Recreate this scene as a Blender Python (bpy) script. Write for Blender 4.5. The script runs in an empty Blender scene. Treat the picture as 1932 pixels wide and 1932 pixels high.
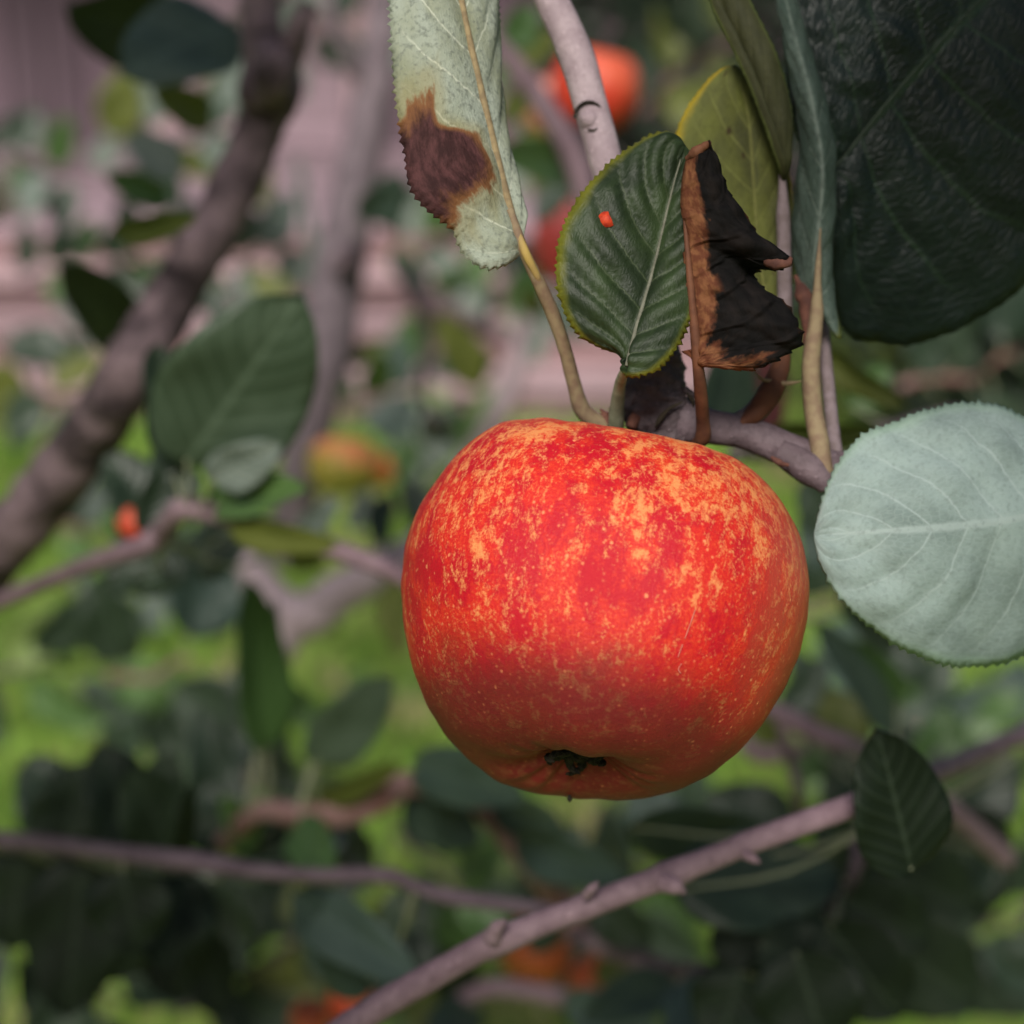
import bpy, bmesh, math, random
from mathutils import Vector, Matrix, noise as mnoise

# ------------------------------------------------------------------ camera, sky, sun, exposure
scene = bpy.context.scene
COL = scene.collection
PITCH = math.radians(18.0)
CAM_H = 1.40
HALF = 966.0                       # the layout notes use a 1932 px wide grid
F_PX = HALF / math.tan(math.radians(17.0))

cam_data = bpy.data.cameras.new('camera')
cam_data.sensor_width = 36.0
cam_data.sensor_fit = 'HORIZONTAL'
cam_data.lens = 18.0 / math.tan(math.radians(17.0))
cam_data.clip_start = 0.01
cam_data.clip_end = 400.0
cam_data.dof.use_dof = True
cam_data.dof.focus_distance = 0.327
cam_data.dof.aperture_fstop = 8.8
cam_data.dof.aperture_blades = 0
cam = bpy.data.objects.new('camera', cam_data)
COL.objects.link(cam)
cam.location = (0, 0, CAM_H)
cam.rotation_euler = (math.radians(90) - PITCH, 0, 0)
scene.camera = cam

SUN_EL, SUN_AZ = 40.0, 10.0        # over the photographer's shoulder; azimuth counted from behind the camera towards the left
world = bpy.data.worlds.new('World')
scene.world = world
world.use_nodes = True
wn = world.node_tree
sky = wn.nodes.new('ShaderNodeTexSky')
sky.sky_type = 'NISHITA'
sky.sun_disc = False
sky.sun_elevation = math.radians(SUN_EL)
sky.sun_rotation = math.radians(180.0 + SUN_AZ)
sky.air_density = 1.0
sky.dust_density = 3.0
wn.links.new(sky.outputs[0], wn.nodes['Background'].inputs[0])
wn.nodes['Background'].inputs[1].default_value = 0.05

sun_d = bpy.data.lights.new('sun', 'SUN')
sun_d.energy = 3.5
sun_d.angle = math.radians(18)
sun_d.color = (1.0, 0.95, 0.88)
sun = bpy.data.objects.new('sun', sun_d)
COL.objects.link(sun)
_sd = Vector((-math.sin(math.radians(SUN_AZ)) * math.cos(math.radians(SUN_EL)),
              -math.cos(math.radians(SUN_AZ)) * math.cos(math.radians(SUN_EL)),
              math.sin(math.radians(SUN_EL))))
sun.rotation_euler = _sd.to_track_quat('Z', 'Y').to_euler()
sun.location = _sd * 20

scene.view_settings.view_transform = 'Standard'
scene.view_settings.look = 'None'
scene.view_settings.gamma = 1.0
scene.view_settings.use_curve_mapping = False
scene.view_settings.exposure = 0.50
scene.render.engine = 'CYCLES'
scene.cycles.use_denoising = True
scene.cycles.max_bounces = 4
scene.cycles.diffuse_bounces = 2
scene.cycles.glossy_bounces = 2
scene.cycles.use_adaptive_sampling = True
scene.cycles.adaptive_threshold = 0.02

R_ = Vector((1, 0, 0))
FW = Vector((0, math.cos(PITCH), -math.sin(PITCH)))
UP = Vector((0, math.sin(PITCH), math.cos(PITCH)))
CAM = Vector((0, 0, CAM_H))


def W(x, y, z):
    """The point seen at grid position x, y at depth z metres in front of the lens."""
    return CAM + FW * z + R_ * ((x - HALF) / F_PX * z) + UP * ((HALF - y) / F_PX * z)


def px(n, z):
    return n / F_PX * z


def far(z):
    """Depths of the things behind the plane of focus, as noted, are stretched to their real distance."""
    return 0.33 + (z - 0.33) * 2.1


rnd = random.Random(11)

# ------------------------------------------------------------------ node helpers


class NT:
    def __init__(self, name):
        self.m = bpy.data.materials.new(name)
        self.m.use_nodes = True
        self.t = self.m.node_tree
        self.b = self.t.nodes['Principled BSDF']

    def n(self, kind, **kw):
        o = self.t.nodes.new(kind)
        for k, v in kw.items():
            setattr(o, k, v)
        return o

    def put(self, sock, v):
        if hasattr(v, 'is_output'):
            self.t.links.new(v, sock)
        else:
            sock.default_value = v

    def math(self, op, a, b=0.0, c=0.0):
        o = self.n('ShaderNodeMath', operation=op)
        self.put(o.inputs[0], a)
        self.put(o.inputs[1], b)
        self.put(o.inputs[2], c)
        return o.outputs[0]

    def mix(self, f, a, b):
        o = self.n('ShaderNodeMix', data_type='RGBA')
        self.put(o.inputs[0], f)
        self.put(o.inputs[6], a if hasattr(a, 'is_output') else (*a, 1))
        self.put(o.inputs[7], b if hasattr(b, 'is_output') else (*b, 1))
        return o.outputs[2]

    def sstep(self, v, lo, hi):
        o = self.n('ShaderNodeMapRange', interpolation_type='SMOOTHSTEP')
        self.put(o.inputs[0], v)
        o.inputs[1].default_value = lo
        o.inputs[2].default_value = hi
        o.inputs[3].default_value = 0.0
        o.inputs[4].default_value = 1.0
        return o.outputs[0]

    def noise(self, vec, scale, detail=4.0, rough=0.55, dist=0.0):
        o = self.n('ShaderNodeTexNoise')
        if vec is not None:
            self.t.links.new(vec, o.inputs['Vector'])
        o.inputs['Scale'].default_value = scale
        o.inputs['Detail'].default_value = detail
        o.inputs['Roughness'].default_value = rough
        o.inputs['Distortion'].default_value = dist
        return o.outputs[0]

    def vor(self, vec, scale, feature='F1', rand=1.0):
        o = self.n('ShaderNodeTexVoronoi', feature=feature)
        self.t.links.new(vec, o.inputs['Vector'])
        o.inputs['Scale'].default_value = scale
        o.inputs['Randomness'].default_value = rand
        return o

    def mapping(self, vec, scale=(1, 1, 1), loc=(0, 0, 0)):
        o = self.n('ShaderNodeMapping')
        self.t.links.new(vec, o.inputs[0])
        o.inputs['Scale'].default_value = scale
        o.inputs['Location'].default_value = loc
        return o.outputs[0]

    def bump(self, h, strength, dist):
        o = self.n('ShaderNodeBump')
        o.inputs['Strength'].default_value = strength
        o.inputs['Distance'].default_value = dist
        self.t.links.new(h, o.inputs['Height'])
        self.t.links.new(o.outputs[0], self.b.inputs['Normal'])

    def tex(self, which='Object'):
        return self.n('ShaderNodeTexCoord').outputs[which]

    def base(self, c, rough=0.5, spec=0.4):
        self.put(self.b.inputs['Base Color'], c if hasattr(c, 'is_output') else (*c, 1))
        self.put(self.b.inputs['Roughness'], rough)
        self.b.inputs['Specular IOR Level'].default_value = spec


VN, VK = 8.0, 2.3                  # side veins per leaf, and how far they sweep towards the tip


def leaf_uv(t):
    """u along the leaf, |v| across it, vein phase."""
    sep = t.n('ShaderNodeSeparateXYZ')
    t.t.links.new(t.tex('UV'), sep.inputs[0])
    u = sep.outputs[0]
    v = t.math('SUBTRACT', t.math('MULTIPLY', sep.outputs[1], 2.0), 1.0)
    av = t.math('ABSOLUTE', v)
    return u, v, av


def leaf_mat(name, c1, c2, vein, edge=None, rough=0.42, spec=0.45, net=0.5, fuzz=0.0, translucent=0.0, bump=0.6,
             spots=None, scorch=None, veinw=0.035, netcol=0.35):
    t = NT(name)
    u, v, av = leaf_uv(t)
    uvp = t.tex('UV')
    obj = t.tex('Object')
    wob = t.math('MULTIPLY', t.math('SUBTRACT', t.noise(uvp, 6.0, 2), 0.5), 0.35)
    ph = t.math('ADD', t.math('SUBTRACT', t.math('MULTIPLY', u, VN), t.math('MULTIPLY', av, VK)), wob)
    fr = t.math('ABSOLUTE', t.math('SUBTRACT', t.math('FRACT', ph), 0.5))     # 0 between veins .. .5 on a vein
    dv = t.math('SUBTRACT', 0.5, fr)
    side = t.math('SUBTRACT', 1.0, t.sstep(dv, 0.0, veinw * 1.6))
    side = t.math('MULTIPLY', side, t.math('SUBTRACT', 1.0, t.sstep(av, 0.55, 0.98)))
    midr = t.math('SUBTRACT', 1.0, t.sstep(av, 0.012, 0.04))
    vor = t.vor(t.mapping(uvp, (1.0, 1.6, 1.0)), 34.0, 'DISTANCE_TO_EDGE')
    netv = t.math('SUBTRACT', 1.0, t.sstep(vor.outputs[0], 0.0, 0.12))
    big = t.noise(uvp, 3.2, 4)
    fine = t.noise(obj, 900.0, 3)
    col = t.mix(t.sstep(big, 0.35, 0.68), c1, c2)
    col = t.mix(t.math('MULTIPLY', netv, netcol * net), col, vein)
    col = t.mix(t.math('MULTIPLY', t.math('MAXIMUM', side, midr), 0.75), col, vein)
    if fuzz:
        col = t.mix(t.math('MULTIPLY', t.sstep(fine, 0.48, 0.72), fuzz), col, tuple(min(1, x * 0.45) for x in c1))
    if edge is not None:
        e = t.math('ADD', av, t.math('MULTIPLY', t.math('SUBTRACT', t.noise(uvp, 9.0, 3), 0.5), 0.16))
        col = t.mix(t.sstep(e, 0.86, 1.0), col, edge)
    if spots is not None:
        sv = t.vor(t.mapping(uvp, (1.0, 0.8, 1.0), (0.37, 0.11, 0)), 9.0)
        sm = t.math('MULTIPLY', t.math('SUBTRACT', 1.0, t.sstep(sv.outputs['Distance'], 0.05, 0.22)),
                    t.sstep(t.noise(uvp, 5.0, 1), 0.44, 0.52))
        col = t.mix(sm, col, spots)
    if scorch is not None:
        # one withered patch: a band of the blade on the v<0 side, between two stations, with a ragged rust rim
        u0, u1, vin, dark, rim = scorch
        rag = t.math('MULTIPLY', t.math('SUBTRACT', t.noise(uvp, 7.0, 5, 0.6), 0.5), 0.20)
        d_in = t.math('ADD', t.math('SUBTRACT', vin, v), rag)       # >0 outside of v=vin
        lo = t.math('ADD', t.math('SUBTRACT', u, u0), rag)
        hi = t.math('ADD', t.math('SUBTRACT', u1, u), rag)
        # the patch narrows towards the tip: vin shifts outwards with u
        d_in = t.math('SUBTRACT', d_in, t.math('MULTIPLY', t.sstep(u, u0 + 0.10, u0 + 0.20), 0.42))
        m = t.math('MINIMUM', t.math('MINIMUM', t.math('MULTIPLY', d_in, 0.5), lo), hi)
        col = t.mix(t.math('MULTIPLY', t.sstep(m, -0.11, -0.01), 0.45), col, (0.23, 0.19, 0.07))
        col = t.mix(t.sstep(m, -0.020, 0.006), col, rim)
        dk = t.mix(t.sstep(t.noise(uvp, 16.0, 5, 0.7), 0.38, 0.66), dark, tuple(2.6 * x for x in dark))
        col = t.mix(t.sstep(m, -0.004, 0.045), col, dk)
    t.base(col, rough, spec)
    h = t.math('ADD', t.math('MULTIPLY', fr, 0.9), t.math('MULTIPLY', t.math('MINIMUM', vor.outputs[0], 0.25), 2.2 * net))
    h = t.math('ADD', h, t.math('MULTIPLY', fine, 0.25 + fuzz))
    t.bump(h, bump, 0.0006)
    if translucent:
        t.b.inputs['Subsurface Weight'].default_value = 0.0
        tr = t.n('ShaderNodeBsdfTranslucent')
        t.put(tr.inputs[0], col)
        mx = t.n('ShaderNodeMixShader')
        mx.inputs[0].default_value = translucent
        t.t.links.new(t.b.outputs[0], mx.inputs[1])
        t.t.links.new(tr.outputs[0], mx.inputs[2])
        out = t.t.nodes['Material Output']
        t.t.links.new(mx.outputs[0], out.inputs[0])
    return t.m


def plain_leaf(name, c1, c2, rough=0.45, spec=0.4, translucent=0.18):
    """Leaves well out of focus: a soft two-tone blade with its midrib and side veins."""
    t = NT(name)
    u, v, av = leaf_uv(t)
    inf = t.n('ShaderNodeObjectInfo')
    k = t.math('ADD', t.noise(t.tex('UV'), 2.5, 3), t.math('MULTIPLY', t.math('SUBTRACT', inf.outputs['Random'], 0.5), 0.5))
    col = t.mix(t.sstep(k, 0.3, 0.75), c1, c2)
    ph = t.math('SUBTRACT', t.math('MULTIPLY', u, VN), t.math('MULTIPLY', av, VK))
    fr = t.math('ABSOLUTE', t.math('SUBTRACT', t.math('FRACT', ph), 0.5))
    ve = t.math('MAXIMUM', t.sstep(fr, 0.42, 0.5), t.math('SUBTRACT', 1.0, t.sstep(av, 0.02, 0.07)))
    pale = tuple(min(1, x * 1.5 + 0.015) for x in c2)
    col = t.mix(t.math('MULTIPLY', ve, 0.5), col, pale)
    t.base(col, rough, spec)
    t.bump(fr, 0.5, 0.001)
    tr = t.n('ShaderNodeBsdfTranslucent')
    t.put(tr.inputs[0], t.mix(0.5, col, tuple(x * 1.4 for x in c2)))
    mx = t.n('ShaderNodeMixShader')
    mx.inputs[0].default_value = translucent
    t.t.links.new(t.b.outputs[0], mx.inputs[1])
    t.t.links.new(tr.outputs[0], mx.inputs[2])
    t.t.links.new(mx.outputs[0], t.t.nodes['Material Output'].inputs[0])
    return t.m


def bark_mat(name, c1, c2, c3, scale=1.0, rough=0.75, bump=0.7, lent=0.5):
    t = NT(name)
    o = t.tex('Object')
    n1 = t.noise(o, 160 * scale, 5, 0.62)
    n2 = t.noise(o, 900 * scale, 4, 0.6)
    col = t.mix(t.sstep(n1, 0.36, 0.66), c1, c2)
    col = t.mix(t.math('MULTIPLY', t.sstep(n2, 0.5, 0.75), 0.6), col, c3)
    vr = t.vor(o, 420 * scale)
    dots = t.math('SUBTRACT', 1.0, t.sstep(vr.outputs['Distance'], 0.10, 0.24))
    col = t.mix(t.math('MULTIPLY', dots, lent), col, tuple(min(1, x * 1.7) for x in c2))
    t.base(col, rough, 0.3)
    t.bump(t.math('ADD', t.math('ADD', n1, t.math('MULTIPLY', n2, 0.5)), t.math('MULTIPLY', dots, 0.3)), bump, 0.0008)
    return t.m


def wood_mat(name, c1, c2, axis=0, rough=0.7):
    t = NT(name)
    o = t.tex('Object')
    sc = [14, 14, 14]
    sc[axis] = 0.8
    inf = t.n('ShaderNodeObjectInfo')
    g = t.noise(t.mapping(o, sc), 3.0, 6, 0.6)
    col = t.mix(t.sstep(g, 0.3, 0.7), c1, c2)
    k = t.math('ADD', 0.58, t.math('MULTIPLY', inf.outputs['Random'], 0.75))
    hsv = t.n('ShaderNodeHueSaturation')
    t.put(hsv.inputs['Value'], k)
    t.put(hsv.inputs['Color'], col)
    t.base(hsv.outputs[0], rough, 0.3)
    t.bump(g, 0.3, 0.004)
    return t.m


def simple_mat(name, c1, c2, scale, rough=0.6, spec=0.3, bump=0.0, dist=0.001, detail=4):
    t = NT(name)
    o = t.tex('Object')
    n = t.noise(o, scale, detail)
    t.base(t.mix(t.sstep(n, 0.35, 0.65), c1, c2), rough, spec)
    if bump:
        t.bump(n, bump, dist)
    return t.m


M = {}
# undersides of apple leaves are felted and pale; upper sides dark and a little glossy
M['pale_scorched'] = leaf_mat('pale_scorched_leaf', (0.29, 0.325, 0.27), (0.20, 0.215, 0.14), (0.50, 0.52, 0.42), rough=0.8, spec=0.15,
                              net=0.25, fuzz=0.75, translucent=0.10, bump=0.5, veinw=0.03, netcol=0.25,
                              scorch=(0.215, 0.455, -0.20, (0.030, 0.012, 0.012), (0.17, 0.075, 0.03)))
M['pale'] = leaf_mat('pale_leaf_underside', (0.26, 0.335, 0.315), (0.17, 0.225, 0.21), (0.32, 0.39, 0.375), edge=(0.24, 0.34, 0.27),
                     rough=0.85, spec=0.12, net=0.35, fuzz=0.35, translucent=0.10, bump=0.28, netcol=0.7)
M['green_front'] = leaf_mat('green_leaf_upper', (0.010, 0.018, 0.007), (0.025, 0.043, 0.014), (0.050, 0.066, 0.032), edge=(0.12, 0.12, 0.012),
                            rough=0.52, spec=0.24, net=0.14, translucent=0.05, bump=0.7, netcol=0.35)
M['yellow'] = leaf_mat('yellowing_leaf', (0.105, 0.115, 0.026), (0.050, 0.053, 0.020), (0.16, 0.17, 0.05), edge=(0.30, 0.22, 0.015),
                       rough=0.7, spec=0.2, net=0.4, fuzz=0.4, translucent=0.1, bump=0.35, spots=(0.030, 0.016, 0.008))
M['olive'] = leaf_mat('olive_leaf', (0.027, 0.029, 0.010), (0.040, 0.042, 0.014), (0.065, 0.066, 0.026), edge=(0.09, 0.11, 0.03), rough=0.65,
                      spec=0.25, net=0.4, fuzz=0.3, translucent=0.06, bump=0.4)
M['silver'] = leaf_mat('silver_green_leaf', (0.034, 0.056, 0.042), (0.070, 0.10, 0.082), (0.12, 0.15, 0.125), edge=(0.13, 0.14, 0.02), rough=0.6,
                       spec=0.3, net=0.5, fuzz=0.5, translucent=0.05, bump=0.6)
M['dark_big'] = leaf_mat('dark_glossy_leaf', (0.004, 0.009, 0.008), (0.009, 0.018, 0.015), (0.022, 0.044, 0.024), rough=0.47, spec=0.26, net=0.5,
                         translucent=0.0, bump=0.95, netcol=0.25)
M['bl_dark'] = plain_leaf('leaf_deep_green', (0.015, 0.028, 0.015), (0.036, 0.058, 0.036), 0.42)
M['bl_mid'] = plain_leaf('leaf_mid_green', (0.045, 0.095, 0.026), (0.075, 0.14, 0.040), 0.45)
M['bl_olive'] = plain_leaf('leaf_olive', (0.060, 0.075, 0.012), (0.095, 0.11, 0.018), 0.55)
M['bl_grey'] = plain_leaf('leaf_grey_underside', (0.13, 0.16, 0.14), (0.18, 0.21, 0.18), 0.8, 0.15)
M['bl_black'] = plain_leaf('leaf_shade_dark', (0.007, 0.013, 0.007), (0.017, 0.029, 0.015), 0.55, 0.18, 0.05)  # leaf green darkened so its colour stands in for deep shade
M['bl_maroon'] = plain_leaf('leaf_shade_maroon', (0.030, 0.008, 0.008), (0.055, 0.016, 0.014), 0.6, 0.15, 0.03)  # maroon black leaf colour painted in for a shaded gap
M['bl_lime'] = plain_leaf('leaf_young_lime', (0.10, 0.155, 0.035), (0.14, 0.20, 0.055), 0.5)
M['bl_soft'] = plain_leaf('leaf_grey_green', (0.036, 0.058, 0.034), (0.068, 0.098, 0.064), 0.45, 0.4)
M['bl_blue'] = plain_leaf('leaf_blue_green', (0.034, 0.058, 0.046), (0.060, 0.092, 0.074), 0.5, 0.4)
M['petiole'] = simple_mat('petiole_green_brown', (0.22, 0.17, 0.10), (0.17, 0.115, 0.075), 420, 0.75, 0.2, 0.5, 0.0003)
M['petiole_yellow'] = simple_mat('petiole_yellow', (0.34, 0.24, 0.07), (0.24, 0.17, 0.09), 120, 0.7, 0.2, 0.5, 0.0003)
M['petiole_rust'] = simple_mat('petiole_rust', (0.125, 0.050, 0.026), (0.075, 0.030, 0.018), 220, 0.7, 0.2, 0.6, 0.0004)
M['petiole_mauve'] = simple_mat('petiole_mauve', (0.18, 0.14, 0.15), (0.13, 0.10, 0.10), 420, 0.8, 0.2, 0.5, 0.0003)
M['petiole_pale'] = simple_mat('petiole_pale', (0.26, 0.27, 0.18), (0.18, 0.19, 0.12), 420, 0.75, 0.2, 0.5, 0.0003)
M['vein_pale'] = simple_mat('midrib_pale', (0.24, 0.25, 0.17), (0.17, 0.17, 0.11), 500, 0.75, 0.2, 0.4, 0.0002)
M['vein_white'] = simple_mat('midrib_felted', (0.40, 0.48, 0.40), (0.36, 0.44, 0.36), 500, 0.85, 0.1, 0.4, 0.0002)
M['vein_felt'] = simple_mat('side_vein_felted', (0.30, 0.31, 0.22), (0.24, 0.24, 0.16), 500, 0.85, 0.1, 0.4, 0.0002)
M['vein_dark'] = simple_mat('midrib_dark', (0.045, 0.06, 0.045), (0.03, 0.042, 0.03), 500, 0.7, 0.2, 0.4, 0.0002)
M['vein_grey'] = simple_mat('midrib_grey', (0.15, 0.15, 0.115), (0.10, 0.10, 0.075), 500, 0.75, 0.2, 0.4, 0.0002)
M['vein_olive'] = simple_mat('midrib_olive', (0.16, 0.165, 0.05), (0.11, 0.11, 0.035), 500, 0.75, 0.2, 0.4, 0.0002)
M['scratch'] = simple_mat('skin_scratch', (0.56, 0.20, 0.15), (0.50, 0.13, 0.10), 700, 0.7, 0.2)
M['vein_tan'] = simple_mat('midrib_tan', (0.25, 0.19, 0.10), (0.17, 0.125, 0.07), 500, 0.75, 0.2, 0.4, 0.0002)
M['bark_twig'] = bark_mat('bark_smooth_mauve', (0.25, 0.19, 0.21), (0.34, 0.27, 0.29), (0.17, 0.12, 0.13), rough=0.7, bump=0.35, lent=0.2)
M['bark_spur'] = bark_mat('bark_rough_spur', (0.058, 0.043, 0.047), (0.11, 0.083, 0.09), (0.02, 0.015, 0.016), rough=0.75, bump=0.9, lent=0.35)
M['bark_shoot'] = bark_mat('bark_young_shoot', (0.085, 0.060, 0.068), (0.14, 0.104, 0.117), (0.04, 0.027, 0.03), rough=0.7, bump=0.5, lent=0.3)
M['bark_dark'] = bark_mat('bark_dark_old', (0.032, 0.021, 0.024), (0.165, 0.115, 0.128), (0.010, 0.007, 0.008), 0.26, 0.8, 1.0, 0.25)
M['bark_grey'] = bark_mat('bark_grey_trunk', (0.10, 0.078, 0.090), (0.165, 0.13, 0.148), (0.055, 0.04, 0.045), 0.3, 0.8, 0.8, 0.2)
M['bark_mauve'] = bark_mat('bark_mauve_branch', (0.15, 0.096, 0.115), (0.215, 0.145, 0.168), (0.08, 0.05, 0.06), 0.5, 0.7, 0.6, 0.25)
M['bark_purple'] = bark_mat('bark_purple_twig', (0.085, 0.058, 0.072), (0.14, 0.10, 0.12), (0.045, 0.03, 0.036), 0.5, 0.75, 0.6, 0.2)
M['bark_rust'] = bark_mat('bark_rusty', (0.14, 0.065, 0.05), (0.23, 0.14, 0.14), (0.06, 0.03, 0.025), 0.5, 0.75, 0.7, 0.2)
M['scale_brown'] = simple_mat('bud_scale_brown', (0.12, 0.05, 0.035), (0.06, 0.025, 0.02), 300, 0.8, 0.2, 0.5, 0.0005)
M['hole_disc'] = simple_mat('hole_disc_orange', (0.46, 0.045, 0.012), (0.30, 0.022, 0.010), 700, 0.6, 0.2, 0.4, 0.0003)  # disc coloured like fruit glimpsed through a hole in the leaf
M['calyx'] = simple_mat('calyx_black', (0.010, 0.009, 0.007), (0.040, 0.032, 0.022), 28, 0.85, 0.15, 0.7, 0.01)
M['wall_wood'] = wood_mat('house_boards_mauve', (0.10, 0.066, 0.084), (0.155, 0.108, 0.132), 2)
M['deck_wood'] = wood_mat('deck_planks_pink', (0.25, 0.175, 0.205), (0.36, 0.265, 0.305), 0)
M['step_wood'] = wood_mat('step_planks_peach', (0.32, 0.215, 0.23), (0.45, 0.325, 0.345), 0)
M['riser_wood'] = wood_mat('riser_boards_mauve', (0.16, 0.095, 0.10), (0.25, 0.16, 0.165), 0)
M['roof'] = simple_mat('roof_dark', (0.05, 0.045, 0.045), (0.07, 0.06, 0.06), 6, 0.8)


def dead_leaf_mat():
    t = NT('dead_leaf_black_rust')
    u, v, av = leaf_uv(t)
    uvp = t.tex('UV')
    n = t.noise(uvp, 7.0, 6, 0.65)
    rag = t.math('MULTIPLY', t.math('SUBTRACT', n, 0.5), 0.36)
    k = t.math('ADD', av, rag)
    rust = t.mix(t.sstep(t.noise(uvp, 22, 4), 0.4, 0.62), (0.085, 0.028, 0.014), (0.15, 0.062, 0.028))
    black = t.mix(t.sstep(t.noise(uvp, 9, 4), 0.4, 0.7), (0.0028, 0.0025, 0.0025), (0.008, 0.006, 0.0055))
    blk = t.math('MULTIPLY', t.sstep(k, 0.19, 0.27), t.math('SUBTRACT', 1.0, t.sstep(k, 0.98, 1.08)))
    blk = t.math('MULTIPLY', blk, t.sstep(t.math('ADD', u, rag), 0.10, 0.17))
    # a rust crease crosses the blade a third of the way up
    cr = t.math('ABSOLUTE', t.math('SUBTRACT', t.math('ADD', u, t.math('MULTIPLY', rag, 0.4)), t.math('ADD', 0.36, t.math('MULTIPLY', av, 0.10))))
    blk = t.math('MULTIPLY', blk, t.math('MAXIMUM', t.sstep(cr, 0.012, 0.05), t.sstep(av, 0.22, 0.36)))
    t.base(t.mix(blk, rust, black), 0.85, 0.12)
    ph = t.math('SUBTRACT', t.math('MULTIPLY', u, VN), t.math('MULTIPLY', av, VK))
    fr = t.math('ABSOLUTE', t.math('SUBTRACT', t.math('FRACT', ph), 0.5))
    t.bump(t.math('ADD', t.math('MULTIPLY', t.sstep(fr, 0.36, 0.5), 0.8), t.math('ADD', n, t.math('MULTIPLY', t.noise(uvp, 26, 3), 0.4))), 0.6, 0.0010)
    return t.m


M['dead'] = dead_leaf_mat()


def apple_mat(name='apple_skin_red'):
    t = NT(name)
    o = t.tex('Object')
    sep = t.n('ShaderNodeSeparateXYZ')
    t.t.links.new(o, sep.inputs[0])
    x, y, z = sep.outputs
    big = t.noise(t.mapping(o, (1.0, 1.0, 0.7)), 2.1, 3, 0.55)
    mid = t.noise(t.mapping(o, (1, 1, 0.55)), 5.0, 5, 0.68, 0.25)
    fin = t.noise(t.mapping(o, (1, 1, 0.70)), 21.0, 5, 0.72, 0.3)
    mic = t.noise(o, 70.0, 4, 0.72)
    # orange red ground, crimson patches
    col = t.mix(t.sstep(mic, 0.42, 0.66), (0.55, 0.016, 0.014), (0.63, 0.046, 0.018))
    crim = t.sstep(t.math('ADD', mid, t.math('MULTIPLY', t.math('SUBTRACT', fin, 0.5), 0.35)), 0.43, 0.56)
    col = t.mix(t.math('MULTIPLY', crim, 0.88), col, (0.44, 0.003, 0.016))
    # golden wash, mostly towards the stem and in a few broad clouds
    top = t.sstep(z, -0.35, 0.72)
    amt = t.math('ADD', t.math('MULTIPLY', top, 0.10), t.math('MULTIPLY', t.math('SUBTRACT', big, 0.5), 0.48))
    wash = t.sstep(t.math('ADD', t.math('ADD', t.math('MULTIPLY', t.math('SUBTRACT', 1.0, mid), 0.7), t.math('MULTIPLY', fin, 0.35)), amt), 0.60, 0.84)
    col = t.mix(t.math('MULTIPLY', wash, 0.80), col, (0.70, 0.13, 0.032))
    # cream flecks: ragged, in clusters, some drawn out from stem to calyx
    stk = t.noise(t.mapping(o, (1, 1, 0.16), (2, 5, 1)), 16.0, 4, 0.65)
    fl = t.math('ADD', t.math('ADD', t.math('MULTIPLY', fin, 0.75), t.math('MULTIPLY', mic, 0.40)), t.math('ADD', t.math('MULTIPLY', amt, 0.62), t.math('ADD', t.math('MULTIPLY', t.math('SUBTRACT', stk, 0.5), 0.42), t.math('MULTIPLY', t.math('SUBTRACT', 0.5, mid), 0.28))))
    col = t.mix(t.math('MULTIPLY', t.sstep(fl, 0.575, 0.775), 0.78), col, (0.73, 0.30, 0.10))
    # a duller, browner cheek
    ck = t.sstep(t.math('ADD', x, t.math('MULTIPLY', t.math('SUBTRACT', mid, 0.5), 0.6)), 0.52, 0.98)
    col = t.mix(t.math('MULTIPLY', ck, 0.55), col, (0.42, 0.115, 0.042))
    # shade painted on the underside over dull russet; paler russet at the stem
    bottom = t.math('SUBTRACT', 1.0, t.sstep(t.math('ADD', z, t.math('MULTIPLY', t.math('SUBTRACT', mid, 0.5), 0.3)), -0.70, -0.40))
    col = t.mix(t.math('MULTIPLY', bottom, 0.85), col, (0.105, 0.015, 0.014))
    stem = t.sstep(t.math('ADD', z, t.math('MULTIPLY', t.math('SUBTRACT', mid, 0.5), 0.25)), 0.57, 0.82)
    col = t.mix(t.math('MULTIPLY', stem, 0.5), col, (0.58, 0.20, 0.08))
    # lenticels of several sizes, thinning out in places
    dens = t.sstep(t.noise(o, 3.3, 2), 0.36, 0.62)
    for sc, r0, r1, keep, amount in ((11.0, 0.03, 0.14, 0.20, 0.95), (18.0, 0.03, 0.21, 0.25, 0.85), (27.0, 0.04, 0.29, 0.30, 0.65)):
        v = t.vor(o, sc)
        d = t.math('SUBTRACT', 1.0, t.sstep(t.math('ADD', v.outputs['Distance'], t.math('MULTIPLY', t.math('SUBTRACT', mic, 0.5), 0.30)), r0, r1))
        cs = t.n('ShaderNodeSeparateColor')
        t.t.links.new(v.outputs['Color'], cs.inputs[0])
        d = t.math('MULTIPLY', t.math('MULTIPLY', d, t.sstep(cs.outputs[0], keep, keep + 0.4)), t.math('ADD', 0.35, t.math('MULTIPLY', dens, 0.65)))
        col = t.mix(t.math('MULTIPLY', d, t.math('MULTIPLY', t.math('SUBTRACT', 1.0, t.math('MULTIPLY', bottom, 0.6)), amount)), col, (0.78, 0.29, 0.12))
    rr = t.math('ADD', 0.38, t.math('MULTIPLY', fin, 0.25))
    t.base(col, rr, 0.24)
    t.bump(t.math('ADD', t.math('MULTIPLY', fin, 0.6), mic), 0.22, 0.012)
    return t.m


M['apple'] = apple_mat()


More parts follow.
